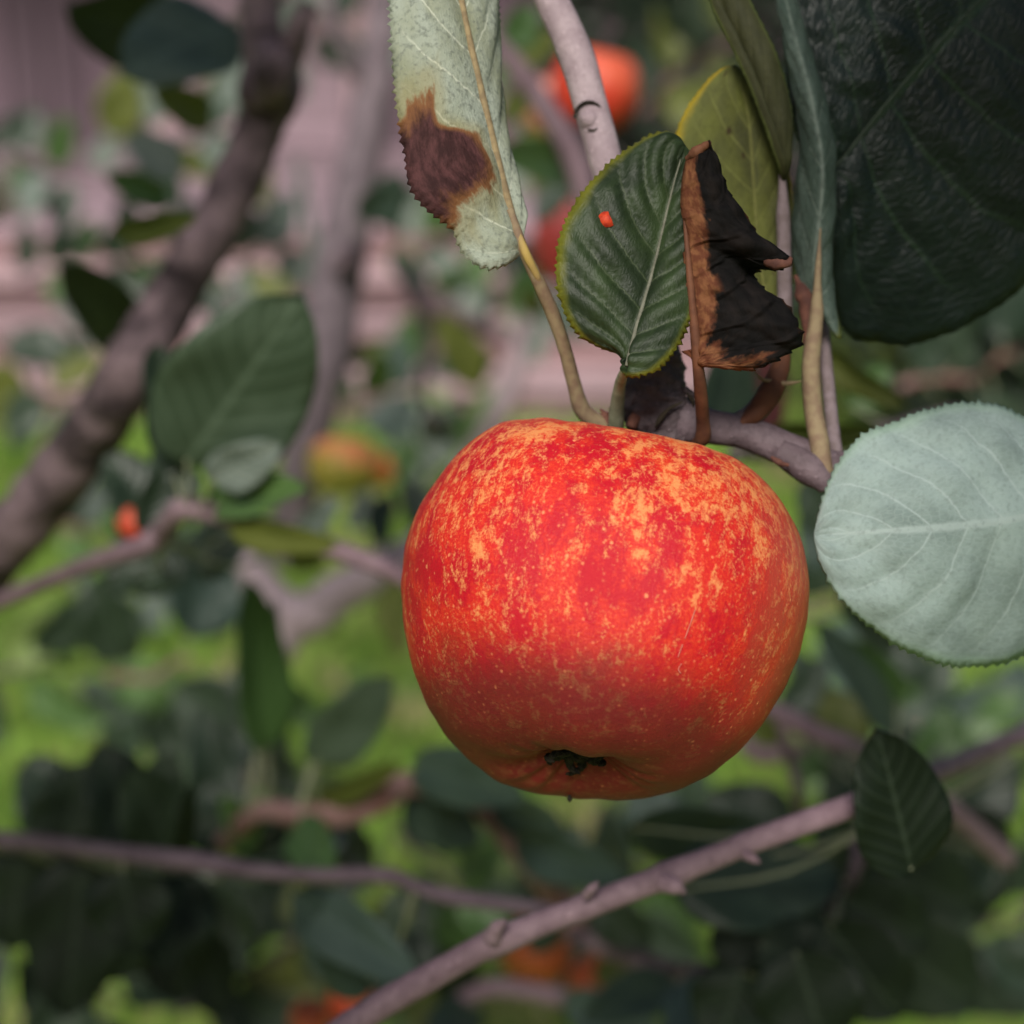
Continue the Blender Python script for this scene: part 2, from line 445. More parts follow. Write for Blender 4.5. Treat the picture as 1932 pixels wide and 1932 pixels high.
def fruit_mat(name, low, high, blush, rough=0.45):
    t = NT(name)
    o = t.tex('Object')
    sep = t.n('ShaderNodeSeparateXYZ')
    t.t.links.new(o, sep.inputs[0])
    n = t.noise(t.mapping(o, (1, 1, 0.5)), 3.0, 6, 0.6)
    k = t.math('ADD', t.math('MULTIPLY', sep.outputs[2], 0.5), n)
    col = t.mix(t.sstep(k, 0.25, 0.7), low, high)
    col = t.mix(t.math('MULTIPLY', t.sstep(t.math('ADD', k, t.noise(o, 1.6, 2)), 1.0, 1.3), 0.8), col, blush)
    t.base(col, rough, 0.35)
    t.bump(t.noise(o, 40, 3), 0.15, 0.01)
    return t.m


M['fruit_red'] = fruit_mat('apple_skin_bright', (0.40, 0.028, 0.015), (0.50, 0.048, 0.020), (0.55, 0.10, 0.05))
M['fruit_dim'] = fruit_mat('apple_skin_dusky', (0.22, 0.022, 0.02), (0.28, 0.035, 0.03), (0.33, 0.05, 0.05))
M['fruit_dark'] = fruit_mat('apple_skin_maroon', (0.055, 0.010, 0.012), (0.035, 0.008, 0.009), (0.02, 0.006, 0.006))
M['fruit_peach'] = fruit_mat('apple_skin_peach', (0.45, 0.18, 0.07), (0.55, 0.22, 0.15), (0.6, 0.25, 0.2))
M['fruit_green'] = fruit_mat('apple_skin_green_orange', (0.20, 0.20, 0.03), (0.42, 0.28, 0.05), (0.75, 0.25, 0.11))
M['fruit_orange'] = fruit_mat('apple_skin_orange', (0.55, 0.17, 0.02), (0.65, 0.22, 0.03), (0.7, 0.2, 0.06))
M['fruit_rusty'] = fruit_mat('apple_skin_rusty', (0.22, 0.065, 0.015), (0.30, 0.075, 0.018), (0.36, 0.07, 0.02))

# ------------------------------------------------------------------ mesh helpers


def tag(o, label, cat, group=None, kind=None):
    if label:
        o['label'] = label
    if cat:
        o['category'] = cat
    if group:
        o['group'] = group
    if kind:
        o['kind'] = kind
    return o


def mk(name, verts, faces, mat, parent=None, uvs=None, smooth=True):
    me = bpy.data.meshes.new(name)
    me.from_pydata([tuple(v) for v in verts], [], faces)
    if smooth:
        me.polygons.foreach_set('use_smooth', [True] * len(me.polygons))
    if uvs is not None:
        uvl = me.uv_layers.new(name='UVMap')
        flat = []
        for l in me.loops:
            flat.extend(uvs[l.vertex_index])
        uvl.data.foreach_set('uv', flat)
    me.update()
    o = bpy.data.objects.new(name, me)
    COL.objects.link(o)
    if mat is not None:
        me.materials.append(M[mat] if isinstance(mat, str) else mat)
    if parent is not None:
        o.parent = parent
        o.matrix_parent_inverse = parent.matrix_world.inverted()
    return o


def empty(name, loc):
    o = bpy.data.objects.new(name, None)
    o.location = loc
    o.empty_display_size = 0.02
    COL.objects.link(o)
    o.matrix_world = Matrix.Translation(loc)
    return o


def crom(pts, n):
    """n points along a Catmull-Rom curve, evenly spaced by length."""
    P = [Vector(p) for p in pts]
    if len(P) == 2:
        return [P[0].lerp(P[1], i / (n - 1)) for i in range(n)]
    Q = [P[0] * 2 - P[1]] + P + [P[-1] * 2 - P[-2]]
    out = []
    for i in range(1, len(Q) - 2):
        p0, p1, p2, p3 = Q[i - 1], Q[i], Q[i + 1], Q[i + 2]
        for k in range(16):
            t = k / 16
            out.append(0.5 * ((2 * p1) + (p2 - p0) * t + (2 * p0 - 5 * p1 + 4 * p2 - p3) * t * t + (3 * p1 - p0 - 3 * p2 + p3) * t ** 3))
    out.append(P[-1].copy())
    L = [0.0]
    for a, b in zip(out, out[1:]):
        L.append(L[-1] + (b - a).length)
    res, j = [], 0
    for i in range(n):
        s = L[-1] * i / (n - 1)
        while j < len(L) - 2 and L[j + 1] < s:
            j += 1
        d = L[j + 1] - L[j]
        res.append(out[j].lerp(out[j + 1], (s - L[j]) / d if d > 1e-12 else 0))
    return res


def tube_geo(pts4, n=40, seg=14, rough=0.0, nscale=150.0, caps=True, seed=0.0):
    """pts4: (Vector, radius). A round, slightly uneven stem."""
    dim = crom([(p[0].x, p[0].y, p[0].z) for p in pts4], n)
    # radius: evaluate along the same chord lengths
    ch = [0.0]
    for a, b in zip(pts4, pts4[1:]):
        ch.append(ch[-1] + (b[0] - a[0]).length)
    rad = []
    for i in range(n):
        s = ch[-1] * i / (n - 1)
        k = 0
        while k < len(ch) - 2 and ch[k + 1] < s:
            k += 1
        f = (s - ch[k]) / max(1e-9, ch[k + 1] - ch[k])
        f = f * f * (3 - 2 * f)
        rad.append(pts4[k][1] * (1 - f) + pts4[k + 1][1] * f)
    verts, faces = [], []
    t0 = (dim[1] - dim[0]).normalized()
    a = t0.cross(Vector((0.31, 0.95, 0.12))).normalized()
    for i in range(n):
        t = (dim[min(i + 1, n - 1)] - dim[max(i - 1, 0)]).normalized()
        a = (a - t * a.dot(t)).normalized()
        b = t.cross(a)
        for k in range(seg):
            an = 2 * math.pi * k / seg
            d = a * math.cos(an) + b * math.sin(an)
            r = rad[i]
            if rough:
                p = dim[i] + d * r
                r *= 1 + rough * mnoise.noise(p * nscale + Vector((seed, 0, 0))) + rough * 0.5 * mnoise.noise(p * nscale * 2.7)
            verts.append(dim[i] + d * r)
    for i in range(n - 1):
        for k in range(seg):
            k2 = (k + 1) % seg
            faces.append((i * seg + k, i * seg + k2, (i + 1) * seg + k2, (i + 1) * seg + k))
    if caps:
        c0 = len(verts)
        verts.append(dim[0] - t0 * rad[0] * 0.3)
        verts.append(dim[-1] + (dim[-1] - dim[-2]).normalized() * rad[-1] * 0.3)
        for k in range(seg):
            k2 = (k + 1) % seg
            faces.append((c0, k2, k))
            faces.append((c0 + 1, (n - 1) * seg + k, (n - 1) * seg + k2))
    return verts, faces, dim


def tube(name, pts4, mat, parent=None, **kw):
    v, f, d = tube_geo(pts4, **kw)
    o = mk(name, v, f, mat, parent)
    return o, d


def ptube(name, pts, mat, parent=None, **kw):
    """pts: (x, y, z, width in grid units)"""
    return tube(name, [(W(x, y, z), px(w, z) * 0.5) for x, y, z, w in pts], mat, parent, **kw)


def solid(o, th=0.0003):
    md = o.modifiers.new('thickness', 'SOLIDIFY')
    md.thickness = th
    md.offset = 0.0
    return o


LAST = {}


def on_blade(u, v, lift=0.0):
    """A point of the blade lofted last, lifted towards the viewer's side."""
    nu, nv, V = LAST['nu'], LAST['nv'], LAST['v']
    i, j = min(nu - 1.001, max(0, u * (nu - 1))), min(2 * nv - 0.001, max(0, (v + 1) * nv))
    a, b = int(i), int(j)
    fi, fj = i - a, j - b
    c = 2 * nv + 1
    p = V[a * c + b].lerp(V[a * c + b + 1], fj).lerp(V[(a + 1) * c + b].lerp(V[(a + 1) * c + b + 1], fj), fi)
    return p + (CAM - p).normalized() * lift


def seen_at(x, y):
    return min(LAST['v'], key=lambda p: (p - CAM).cross((W(x, y, 0.35) - CAM).normalized()).length)


def loft_leaf(left, mid, right, mat, parent, nu=110, nv=13, teeth=46, tooth=0.0006, bulge=0.0015, quilt=0.0005, crumple=0.0, cscale=120.0,
              name='leaf', th=0.0003, rib=None, ribr=(0.0007, 0.00025), rib_mat='vein_pale', holes=None):
    """A blade lofted between its left edge, midrib and right edge (grid x, y, depth), base to tip."""
    L = crom([W(*p) for p in left], nu)
    C = crom([W(*p) for p in mid], nu)
    Rr = crom([W(*p) for p in right], nu)
    verts, uvs, faces = [], [], []
    cols = 2 * nv + 1
    for i in range(nu):
        u = i / (nu - 1)
        taper = min(1.0, u * 12, (1 - u) * 12)
        for j in range(-nv, nv + 1):
            v = j / nv
            av = abs(v)
            E = L[i] if v < 0 else Rr[i]
            edge = E - C[i]
            p = C[i] + edge * av
            tang = (C[min(i + 1, nu - 1)] - C[max(i - 1, 0)])
            nr = edge.cross(tang)
            if v < 0:
                nr = -nr
            if nr.length > 1e-9:
                nr.normalize()
            if nr.dot(CAM - p) < 0:
                nr = -nr
            ph = u * VN - av * VK
            fr = abs((ph % 1.0) - 0.5) * 2            # 1 on a vein, 0 between
            q = (1 - fr * fr) * math.sqrt(max(0.0, 4 * av * (1 - av)))
            p = p + nr * (bulge * 4 * av * (1 - av) + quilt * q) * taper
            if crumple:
                p = p + nr * crumple * (mnoise.noise(p * cscale) + 0.5 * mnoise.noise(p * cscale * 2.3)) * min(1, av * 4) * taper
            if av > 0.999 and edge.length > 1e-6:
                ft = (u * teeth) % 1.0
                p = p + edge.normalized() * tooth * (ft * ft - 0.3) * taper * (0.6 + 0.8 * mnoise.noise(Vector((u * 40, v, 3))))
            verts.append(p)
            uvs.append((u, v * 0.5 + 0.5))
    for i in range(nu - 1):
        for j in range(cols - 1):
            a = i * cols + j
            faces.append((a, a + 1, a + cols + 1, a + cols))
    o = mk(name, verts, faces, mat, parent, uvs)
    solid(o, th)
    LAST['v'], LAST['nu'], LAST['nv'] = verts, nu, nv
    if rib:
        toc = [(c + (CAM - c).normalized() * 0.00045) for c in C]
        n_ = len(toc)
        st = toc[:: max(1, n_ // 14)]
        pts = [(p, ribr[0] * (1 - k / (len(st) - 1)) + ribr[1] * k / (len(st) - 1)) for k, p in enumerate(st)]
        tube('midrib', pts, rib_mat, o, n=44, seg=8)
    return o, C


LEAF_PROTO = {}


def blade_mesh(kind, fold, curl, wav):
    """A shared ovate blade of length 1, half width .5, base at the origin, pointing along +X, upper side +Z."""
    key = (kind, fold, curl, wav)
    if key in LEAF_PROTO:
        return LEAF_PROTO[key]
    nu, nv = 18, 5
    verts, uvs, faces = [], [], []
    cols = 2 * nv + 1
    for i in range(nu):
        u = i / (nu - 1)
        w = 0.5 * (max(0.0, math.sin(math.pi * u ** 0.82)) ** 0.60) * (1.0 - 0.08 * u)
        if u > 0.9:
            w *= 1 - ((u - 0.9) / 0.1) ** 2 * 0.2
        for j in range(-nv, nv + 1):
            v = j / nv
            y = w * v
            z = abs(y) * fold + curl * -(u * u) * 0.5 + wav * 0.05 * math.sin(u * 11 + v * 2.0) * abs(v)
            y *= math.cos(math.atan(fold) * 0.6)
            verts.append((u * (1 - 0.08 * abs(curl)), y, z))
            uvs.append((u, v * 0.5 + 0.5))
    for i in range(nu - 1):
        for j in range(cols - 1):
            a = i * cols + j
            faces.append((a, a + 1, a + cols + 1, a + cols))
    me = bpy.data.meshes.new('leaf_blade')
    me.from_pydata(verts, [], faces)
    me.polygons.foreach_set('use_smooth', [True] * len(me.polygons))
    uvl = me.uv_layers.new(name='UVMap')
    flat = []
    for l in me.loops:
        flat.extend(uvs[l.vertex_index])
    uvl.data.foreach_set('uv', flat)
    me.materials.append(M[kind])
    LEAF_PROTO[key] = me
    return me


def leaf_obj(base, tip, width, kind, parent, roll=0.0, fold=0.25, curl=0.2, wav=1.0, attach=None, face=None, name='leaf'):
    me = blade_mesh(kind, fold, curl, wav)
    ax = tip - base
    ln = ax.length
    ax.normalize()
    nz = (face or (CAM - base)).normalized()
    nz = (nz - ax * nz.dot(ax)).normalized()
    nz = Matrix.Rotation(roll, 3, ax) @ nz
    ny = nz.cross(ax)
    o = bpy.data.objects.new(name, me)
    COL.objects.link(o)
    m = Matrix.Identity(4)
    for r in range(3):
        m[r][0], m[r][1], m[r][2], m[r][3] = ax[r] * ln, ny[r] * width, nz[r] * width, base[r]
    o.matrix_world = m
    bpy.context.view_layer.update() if False else None
    o.parent = parent
    o.matrix_parent_inverse = parent.matrix_world.inverted()
    o.matrix_basis = m
    md = o.modifiers.new('thickness', 'SOLIDIFY')
    md.thickness = 0.004
    md.offset = 0
    if attach is not None:
        q = base.lerp(attach, 0.5) + Vector((0, 0, -0.12 * (attach - base).length))
        pv, pf, _ = tube_geo([(base + ax * ln * 0.04, 0.0007), (q, 0.0008), (attach, 0.0011)], n=9, seg=6)
        inv = m.inverted()
        p = mk('petiole', [inv @ v for v in pv], pf, 'petiole_pale')
        p.parent = o
    return o


def bleaf(parent, dim, bx, by, tx, ty, w, z, kind, zt=None, roll=0.0, fold=0.25, curl=0.2, wav=1.0, stalk=True):
    """A leaf given by where its base and tip stand; its stalk runs to the nearest point of the twig that bears it."""
    zt = far(zt if zt is not None else z)
    z = far(z)
    b = W(bx, by, z)
    t = W(tx, ty, zt)
    att = None
    if stalk and dim:
        att = min(dim, key=lambda p: (p - b).length)
        if (att - b).length > 0.16:
            att = None
    return leaf_obj(b, t, px(w, z), kind, parent, roll, fold, curl, wav, att)


# ------------------------------------------------------------------ the setting: lawn, house, deck
t = NT('lawn_soil_and_turf')
o_ = t.tex('Object')
nA = t.noise(o_, 5.5, 5, 0.6)
nB = t.noise(o_, 38.0, 5, 0.7)
c_ = t.mix(t.sstep(nA, 0.35, 0.65), (0.125, 0.20, 0.036), (0.19, 0.225, 0.06))
c_ = t.mix(t.math('MULTIPLY', t.sstep(nB, 0.5, 0.75), 0.6), c_, (0.16, 0.13, 0.06))
t.base(c_, 0.9, 0.1)
t.bump(nB, 0.6, 0.03)
M['lawn'] = t.m
S = 150.0
ground = mk('lawn', [(-S, -S, 0), (S, -S, 0), (S, S, 0), (-S, S, 0)], [(0, 1, 2, 3)], 'lawn', smooth=False)
tag(ground, 'green lawn below the apple tree', None, kind='structure')

t = NT('grass_blades')
o_ = t.tex('Object')
nA = t.noise(o_, 5.5, 4, 0.65)
nB = t.noise(o_, 60.0, 2)
c_ = t.mix(t.sstep(nA, 0.43, 0.55), (0.075, 0.165, 0.016), (0.18, 0.33, 0.045))
c_ = t.mix(t.sstep(t.noise(o_, 3.1, 4, 0.6), 0.55, 0.64), c_, (0.34, 0.29, 0.15))
c_ = t.mix(t.sstep(nB, 0.55, 0.75), c_, (0.27, 0.25, 0.10))
t.base(c_, 0.6, 0.25)
M['grass'] = t.m
gv, gf = [], []
for i in range(34000):
    gy = 1.5 + 3.75 * rnd.random() ** 0.8
    gx = (rnd.random() * 2 - 1) * (0.55 + gy * 0.38)
    h = rnd.uniform(0.025, 0.075)
    a = rnd.random() * 6.283
    dx, dy = math.cos(a) * 0.0035, math.sin(a) * 0.0035
    lx, ly = rnd.gauss(0, 0.02), rnd.gauss(0, 0.02)
    k = len(gv)
    gv += [(gx - dx, gy - dy, 0.0), (gx + dx, gy + dy, 0.0), (gx + dx * .7 + lx * .4, gy + dy * .7 + ly * .4, h * .6),
           (gx - dx * .7 + lx * .4, gy - dy * .7 + ly * .4, h * .6), (gx + lx, gy + ly, h)]
    gf += [(k, k + 1, k + 2, k + 3), (k + 3, k + 2, k + 4)]
grass = mk('grass', gv, gf, 'grass', smooth=False)
tag(grass, 'short lime green grass blades covering the lawn', 'grass', kind='stuff')


def box(name, x0, x1, y0, y1, z0, z1, mat, parent=None, bev=0.004):
    bm = bmesh.new()
    cx, cy, cz = (x0 + x1) / 2, (y0 + y1) / 2, (z0 + z1) / 2
    bmesh.ops.create_cube(bm, size=1.0)
    for v in bm.verts:
        v.co = Vector((v.co.x * (x1 - x0), v.co.y * (y1 - y0), v.co.z * (z1 - z0)))
    if bev:
        bmesh.ops.bevel(bm, geom=bm.edges[:], offset=bev, segments=1, affect='EDGES')
    me = bpy.data.meshes.new(name)
    bm.to_mesh(me)
    bm.free()
    me.materials.append(M[mat])
    o = bpy.data.objects.new(name, me)
    COL.objects.link(o)
    o.location = (cx, cy, cz)
    o.matrix_basis = Matrix.Translation((cx, cy, cz))
    if parent is not None:
        o.parent = parent
        o.matrix_parent_inverse = parent.matrix_world.inverted()
    return o


DX0, DX1 = -3.6, 0.95
deck = empty('wooden_deck', (-1.3, 5.6, 0))
tag(deck, 'weathered pink plank deck with steps in front of the mauve house', 'deck')
yy = 6.12
while yy < 8.80:
    box('plank', DX0, DX1, yy, yy + 0.158, 0.47, 0.50, 'deck_wood', deck)
    yy += 0.176
box('fascia', DX0, DX1, 6.125, 6.15, 0.02, 0.468, 'riser_wood', deck)
for k in range(3):
    y0, z1 = 5.22 + 0.30 * k, 0.125 * (k + 1)
    box('step_tread', DX0 + 0.4, DX1 - 0.1, y0, y0 + 0.140, z1 - 0.03, z1, 'step_wood', deck)
    box('step_tread', DX0 + 0.4, DX1 - 0.1, y0 + 0.155, y0 + 0.292, z1 - 0.03, z1, 'step_wood', deck)
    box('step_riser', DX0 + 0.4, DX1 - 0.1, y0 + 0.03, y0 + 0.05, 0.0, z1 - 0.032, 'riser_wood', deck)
for xx in (DX0 + 0.1, -1.4, DX1 - 0.1):
    box('joist_post', xx - 0.04, xx + 0.04, 6.22, 6.30, 0.0, 0.468, 'riser_wood', deck)

house = empty('wooden_house', (-1.5, 10.5, 0))
tag(house, 'mauve vertical board house wall behind the deck', 'house')
xx = -5.0
while xx < 3.0:
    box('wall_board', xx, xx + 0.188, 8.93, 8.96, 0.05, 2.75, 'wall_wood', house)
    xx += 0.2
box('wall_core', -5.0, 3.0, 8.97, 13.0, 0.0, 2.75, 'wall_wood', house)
box('roof', -5.5, 3.5, 7.0, 13.5, 2.76, 2.95, 'roof', house)  # unseen; eave widened forward to shade the wall and back of the deck
for xx in (-4.6, -2.3, 0.7):
    box('porch_post', xx - 0.05, xx + 0.05, 7.1, 7.2, 0.502, 2.758, 'step_wood', house)
box('door', -1.75, -0.85, 8.885, 8.925, 0.51, 2.4, 'deck_wood', house)
box('door_frame', -1.86, -1.76, 8.87, 8.925, 0.51, 2.5, 'step_wood', house)
box('door_frame', -0.84, -0.74, 8.87, 8.925, 0.51, 2.5, 'step_wood', house)

# ------------------------------------------------------------------ the apple in focus
AZ = 0.352
AC = W(1143, 1153, AZ)
AR = px(383, AZ)
inpl, tilt = math.radians(12.5), math.radians(23.0)
atop = (R_ * math.sin(inpl) + UP * math.cos(inpl)) * math.cos(tilt) + FW * math.sin(tilt)
ax_x = (R_ - atop * R_.dot(atop)).normalized()
ax_y = atop.cross(ax_x)
AM = Matrix.Identity(4)
for r in range(3):
    AM[r][0], AM[r][1], AM[r][2], AM[r][3] = ax_x[r] * AR, ax_y[r] * AR, atop[r] * AR, AC[r]

PROFILE = [(0.0, 0.58), (0.07, 0.60), (0.17, 0.70), (0.30, 0.82), (0.45, 0.89), (0.60, 0.885), (0.76, 0.78), (0.90, 0.56), (0.98, 0.28), (1.0, 0.02),
           (0.975, -0.24), (0.90, -0.50), (0.78, -0.71), (0.62, -0.865), (0.46, -0.93), (0.32, -0.925), (0.20, -0.865), (0.10, -0.80), (0.0, -0.775)]


PROFILE = [(r, z * 0.855) for r, z in PROFILE]


def apple_geo(nu=150, nv=96, lobes=0.02, seed=0.0, uneven=0.03):
    prof = crom([(r, 0, z) for r, z in PROFILE], nv)
    verts, faces = [], []
    for i in range(nv):
        r, z = max(0.0, prof[i].x), prof[i].z
        low = max(0.0, min(1.0, (-z - 0.1) / 0.75))
        up = max(0.0, min(1.0, (z - 0.2) / 0.6))
        for k in range(nu):
            a = 2 * math.pi * k / nu
            lb = lobes * (low + 0.5 * up) * math.cos(5 * a + 0.7 + seed)
            d = Vector((math.cos(a), math.sin(a), z * 0.8))
            un = uneven * mnoise.noise(d * 0.9 + Vector((seed, 2.1, 0.3))) + uneven * 0.25 * mnoise.noise(d * 2.6 + Vector((seed, 0, 5)))
            rr = r * (1 + lb + un)
            zz = z * (1 + un * 0.6) + lobes * low * low * 0.9 * math.cos(5 * a + 0.7 + seed) * (1 if r > 0.15 else r / 0.15) * -1
            if z < -0.4 and r < 0.42:
                zz += 0.009 * math.sin(11 * a + 2 * math.sin(3 * a)) * math.sin(math.pi * min(1.0, r / 0.42))
            verts.append(Vector((rr * math.cos(a), rr * math.sin(a), zz)))
    for i in range(nv - 1):
        for k in range(nu):
            k2 = (k + 1) % nu
            faces.append((i * nu + k, (i + 1) * nu + k, (i + 1) * nu + k2, i * nu + k2))
    return verts, faces


apple = empty('apple', AC)
tag(apple, 'large ripe red apple with yellow flecks, sharp in the foreground under the withered leaf', 'apple')
# this fruit is lopsided: how full it is round its girth, every ten degrees
FULL = [0.984, 0.997, 0.999, 0.992, 0.988, 0.987, 0.965, 0.939, 0.934, 0.939, 0.963, 1.01, 1.043, 1.042, 1.041, 1.05, 1.043, 1.023, 1.002, 0.989, 0.993, 1.01,
        1.029, 1.04, 1.069, 1.076, 1.05, 1.01, 1.003, 0.991, 0.965, 0.939, 0.928, 0.93, 0.946, 0.97]


def lopsided(v):
    w = ax_x * v.x + ax_y * v.y + atop * v.z
    if w.length < 1e-6:
        return v
    d = w.normalized()
    a = (math.degrees(math.atan2(d.dot(UP), d.dot(R_))) % 360) / 10
    k = int(a)
    f = a - k
    f = f * f * (3 - 2 * f)
    g = FULL[k % 36] * (1 - f) + FULL[(k + 1) % 36] * f
    return v * (1 + (g - 1) * (1 - d.dot(FW) ** 2))


av_, af_ = apple_geo(lobes=0.011)
av_ = [lopsided(v) for v in av_]
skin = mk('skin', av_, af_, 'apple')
skin.parent = apple
skin.matrix_parent_inverse = apple.matrix_world.inverted()
skin.matrix_basis = AM

# calyx: five shrivelled black sepals in the basin
for k in range(7):
    a = k * 0.9 + 0.35
    rr0, ln = 0.025, 0.095 + 0.025 * math.sin(k * 2.3)
    d = Vector((math.cos(a), math.sin(a), 0))
    s = Vector((-math.sin(a), math.cos(a), 0)) * (1 if k % 2 else -1)
    z0 = -0.672
    pts = [(d * rr0 + Vector((0, 0, z0)), 0.026), (d * (rr0 + ln * .45) + Vector((0, 0, z0 - 0.045)), 0.021),
           (d * (rr0 + ln * .95) + s * 0.02 + Vector((0, 0, z0 - 0.06)), 0.016), (d * (rr0 + ln * 0.9) + s * 0.06 + Vector((0, 0, z0 - 0.085)), 0.012),
           (d * (rr0 + ln * 0.6) + s * 0.07 + Vector((0, 0, z0 - 0.095)), 0.006)]
    pv, pf, _ = tube_geo(pts, n=26, seg=8, rough=0.6, nscale=26, seed=k)
    sp = mk('sepal', [lopsided(v) for v in pv], pf, 'calyx')
    sp.parent = apple
    sp.matrix_parent_inverse = apple.matrix_world.inverted()
    sp.matrix_basis = AM
pv, pf, _ = tube_geo([(Vector((0, 0, -0.64)), 0.05), (Vector((0, 0, -0.71)), 0.035), (Vector((0.01, 0, -0.74)), 0.012)], n=10, seg=10, rough=0.4, nscale=16)
sp = mk('calyx_core', [lopsided(v) for v in pv], pf, 'calyx')
sp.parent = apple
sp.matrix_parent_inverse = apple.matrix_world.inverted()
sp.matrix_basis = AM
def on_skin(x, y, lift=0.0):
    r = (W(x, y, 0.35) - CAM).normalized()
    inv = AM.inverted()
    pts_ = [(AM @ v) for v in av_]
    best = min((p for p in pts_ if (p - CAM).length < (AC - CAM).length), key=lambda p: (p - CAM).cross(r).length)
    return CAM + r * ((best - CAM).dot(r) - lift)


for path in ([(1312, 1150), (1302, 1178), (1292, 1205)], [(1288, 1216), (1279, 1240)], [(1286, 1252), (1280, 1262), (1284, 1270)]):
    tube('scratch', [(on_skin(x, y, 0.00002), 0.00010) for x, y in path], 'scratch', apple, n=14, seg=6, rough=0.5, nscale=900)
M_dot = tube('dried_drop', [(W(1074, 1500, .354), 0.0003), (W(1075, 1508, .354), 0.0006), (W(1075, 1513, .354), 0.0002)], 'calyx', apple, n=8, seg=8)
tube('stem', [(AC + atop * AR * 0.50, 0.0016), (AC + atop * AR * 0.82 + R_ * 0.001, 0.0015), (W(1262, 790, 0.364), 0.0022)], 'bark_shoot', apple, n=14, seg=10, rough=0.1)

# ------------------------------------------------------------------ the fruiting branch in focus
fb = empty('fruiting_branch', W(1250, 800, 0.364))
tag(fb, 'mauve apple twig with knobbly spur and mixed leaves bearing the big red apple', 'branch')

_, d_up = ptube('upper_twig', [(1010, -60, .372, 64), (1045, 10, .372, 64), (1085, 100, .371, 68), (1115, 200, .370, 66), (1150, 330, .369, 64), (1200, 500, .368, 66),
                               (1232, 620, .366, 74), (1246, 700, .364, 90)], 'bark_twig', fb, n=90, seg=24, rough=0.035, nscale=160)
_, d_sp = ptube('spur', [(1262, 648, .362, 40), (1250, 680, .362, 92), (1236, 725, .361, 116), (1240, 775, .361, 124), (1262, 812, .361, 100), (1290, 822, .361, 70)],
                'bark_spur', fb, n=90, seg=40, rough=0.17, nscale=420)
_, d_tw = ptube('shoot', [(1250, 790, .361, 96), (1300, 797, .360, 84), (1345, 806, .360, 66), (1400, 815, .361, 64), (1470, 842, .361, 66), (1530, 868, .362, 72),
                          (1580, 880, .363, 60), (1700, 885, .366, 48), (1880, 870, .372, 42), (2050, 840, .38, 38), (2250, 800, .39, 34)], 'bark_shoot', fb, n=110, seg=24, rough=0.05, nscale=220)
ptube('shoot_heel', [(1470, 850, .359, 50), (1520, 882, .358, 62), (1562, 916, .357, 42), (1568, 930, .357, 16)], 'bark_shoot', fb, n=30, seg=18, rough=0.07, nscale=220)
# leaf scar on the upper twig
ring = []
for k in range(26):
    a = math.pi * (0.02 + 0.98 * k / 25)
    ring.append((W(1111 + 27 * math.cos(a), 222 - 30 * math.sin(a), .3655 + 0.0019 * math.cos(a) ** 2), 0.00034))
tube('leaf_scar', ring, 'calyx', fb, n=40, seg=8)
tube('leaf_scar', [(W(1130, 214, .3664), 0.0002), (W(1133, 232, .3664), 0.0003), (W(1122, 246, .3660), 0.0003), (W(1108, 243, .3658), 0.0002)], 'calyx', fb, n=20, seg=8)
ptube('bud', [(1104, 240, .3684, 22), (1112, 226, .3676, 40), (1118, 212, .3684, 24)], 'bark_twig', fb, n=16, seg=14, rough=0.06)
# cracks and loose bark on the spur
ptube('bark_crack', [(1236, 806, .3535, 4), (1246, 790, .3528, 12), (1262, 772, .3525, 7), (1288, 758, .3535, 3)], 'calyx', fb, n=20, seg=8, rough=0.3, nscale=900)
ptube('bark_crack', [(1296, 742, .3560, 4), (1306, 756, .3560, 9), (1309, 770, .3565, 3)], 'calyx', fb, n=14, seg=8, rough=0.3, nscale=900)
ptube('bark_flake', [(1262, 690, .358, 26), (1276, 672, .3575, 18), (1286, 668, .3573, 4)], 'bark_spur', fb, n=12, seg=8, rough=0.4, nscale=600)
ptube('bark_flake', [(1205, 735, .357, 18), (1194, 748, .3565, 14), (1190, 765, .3565, 4)], 'bark_spur', fb, n=12, seg=8, rough=0.4, nscale=600)
ptube('bark_flake', [(1290, 735, .357, 14), (1304, 742, .3565, 12), (1312, 752, .3565, 4)], 'bark_spur', fb, n=12, seg=8, rough=0.4, nscale=600)


def scale_leaf(pts, z, wid):
    return ptube('bud_scale', [(x, y, z, w) for (x, y), w in zip(pts, wid)], 'scale_brown', fb, n=14, seg=8, rough=0.35, nscale=400)


scale_leaf([(1150, 805), (1142, 785), (1133, 772)], .360, (22, 18, 4))
scale_leaf([(1153, 806), (1154, 785), (1150, 768)], .3605, (16, 14, 3))
scale_leaf([(1192, 806), (1200, 785), (1210, 770)], .357, (22, 22, 5))
scale_leaf([(1098, 800), (1104, 792), (1120, 796)], .360, (6, 12, 16))
scale_leaf([(1455, 862), (1468, 872), (1488, 878)], .354, (5, 14, 6))

# 1 pale scorched leaf, underside to the camera
lf, C1 = loft_leaf(
    [(985, 478, .340), (950, 502, .337), (908, 506, .336), (868, 474, .336), (850, 432, .334), (805, 396, .331), (775, 358, .331), (764, 300, .333), (752, 225, .334),
     (742, 150, .336), (737, 60, .338), (735, -10, .340), (750, -110, .344), (815, -220, .350)],
    [(985, 474, .3405), (962, 395, .3405), (936, 292, .341), (912, 190, .341), (880, 50, .342), (858, -60, .345), (815, -220, .350)],
    [(985, 474, .3405), (966, 395, .344), (941, 285, .350), (937, 215, .353), (939, 110, .354), (942, 10, .354), (925, -100, .353), (815, -220, .350)],
    'pale_scorched', fb, nu=180, teeth=58, tooth=0.0019, bulge=0.0022, quilt=0.0009, crumple=0.0006, cscale=70, rib=True, ribr=(0.0010, 0.0006), rib_mat='vein_tan')
lf['label'] = 'pale felted leaf underside with a scorched brown patch'
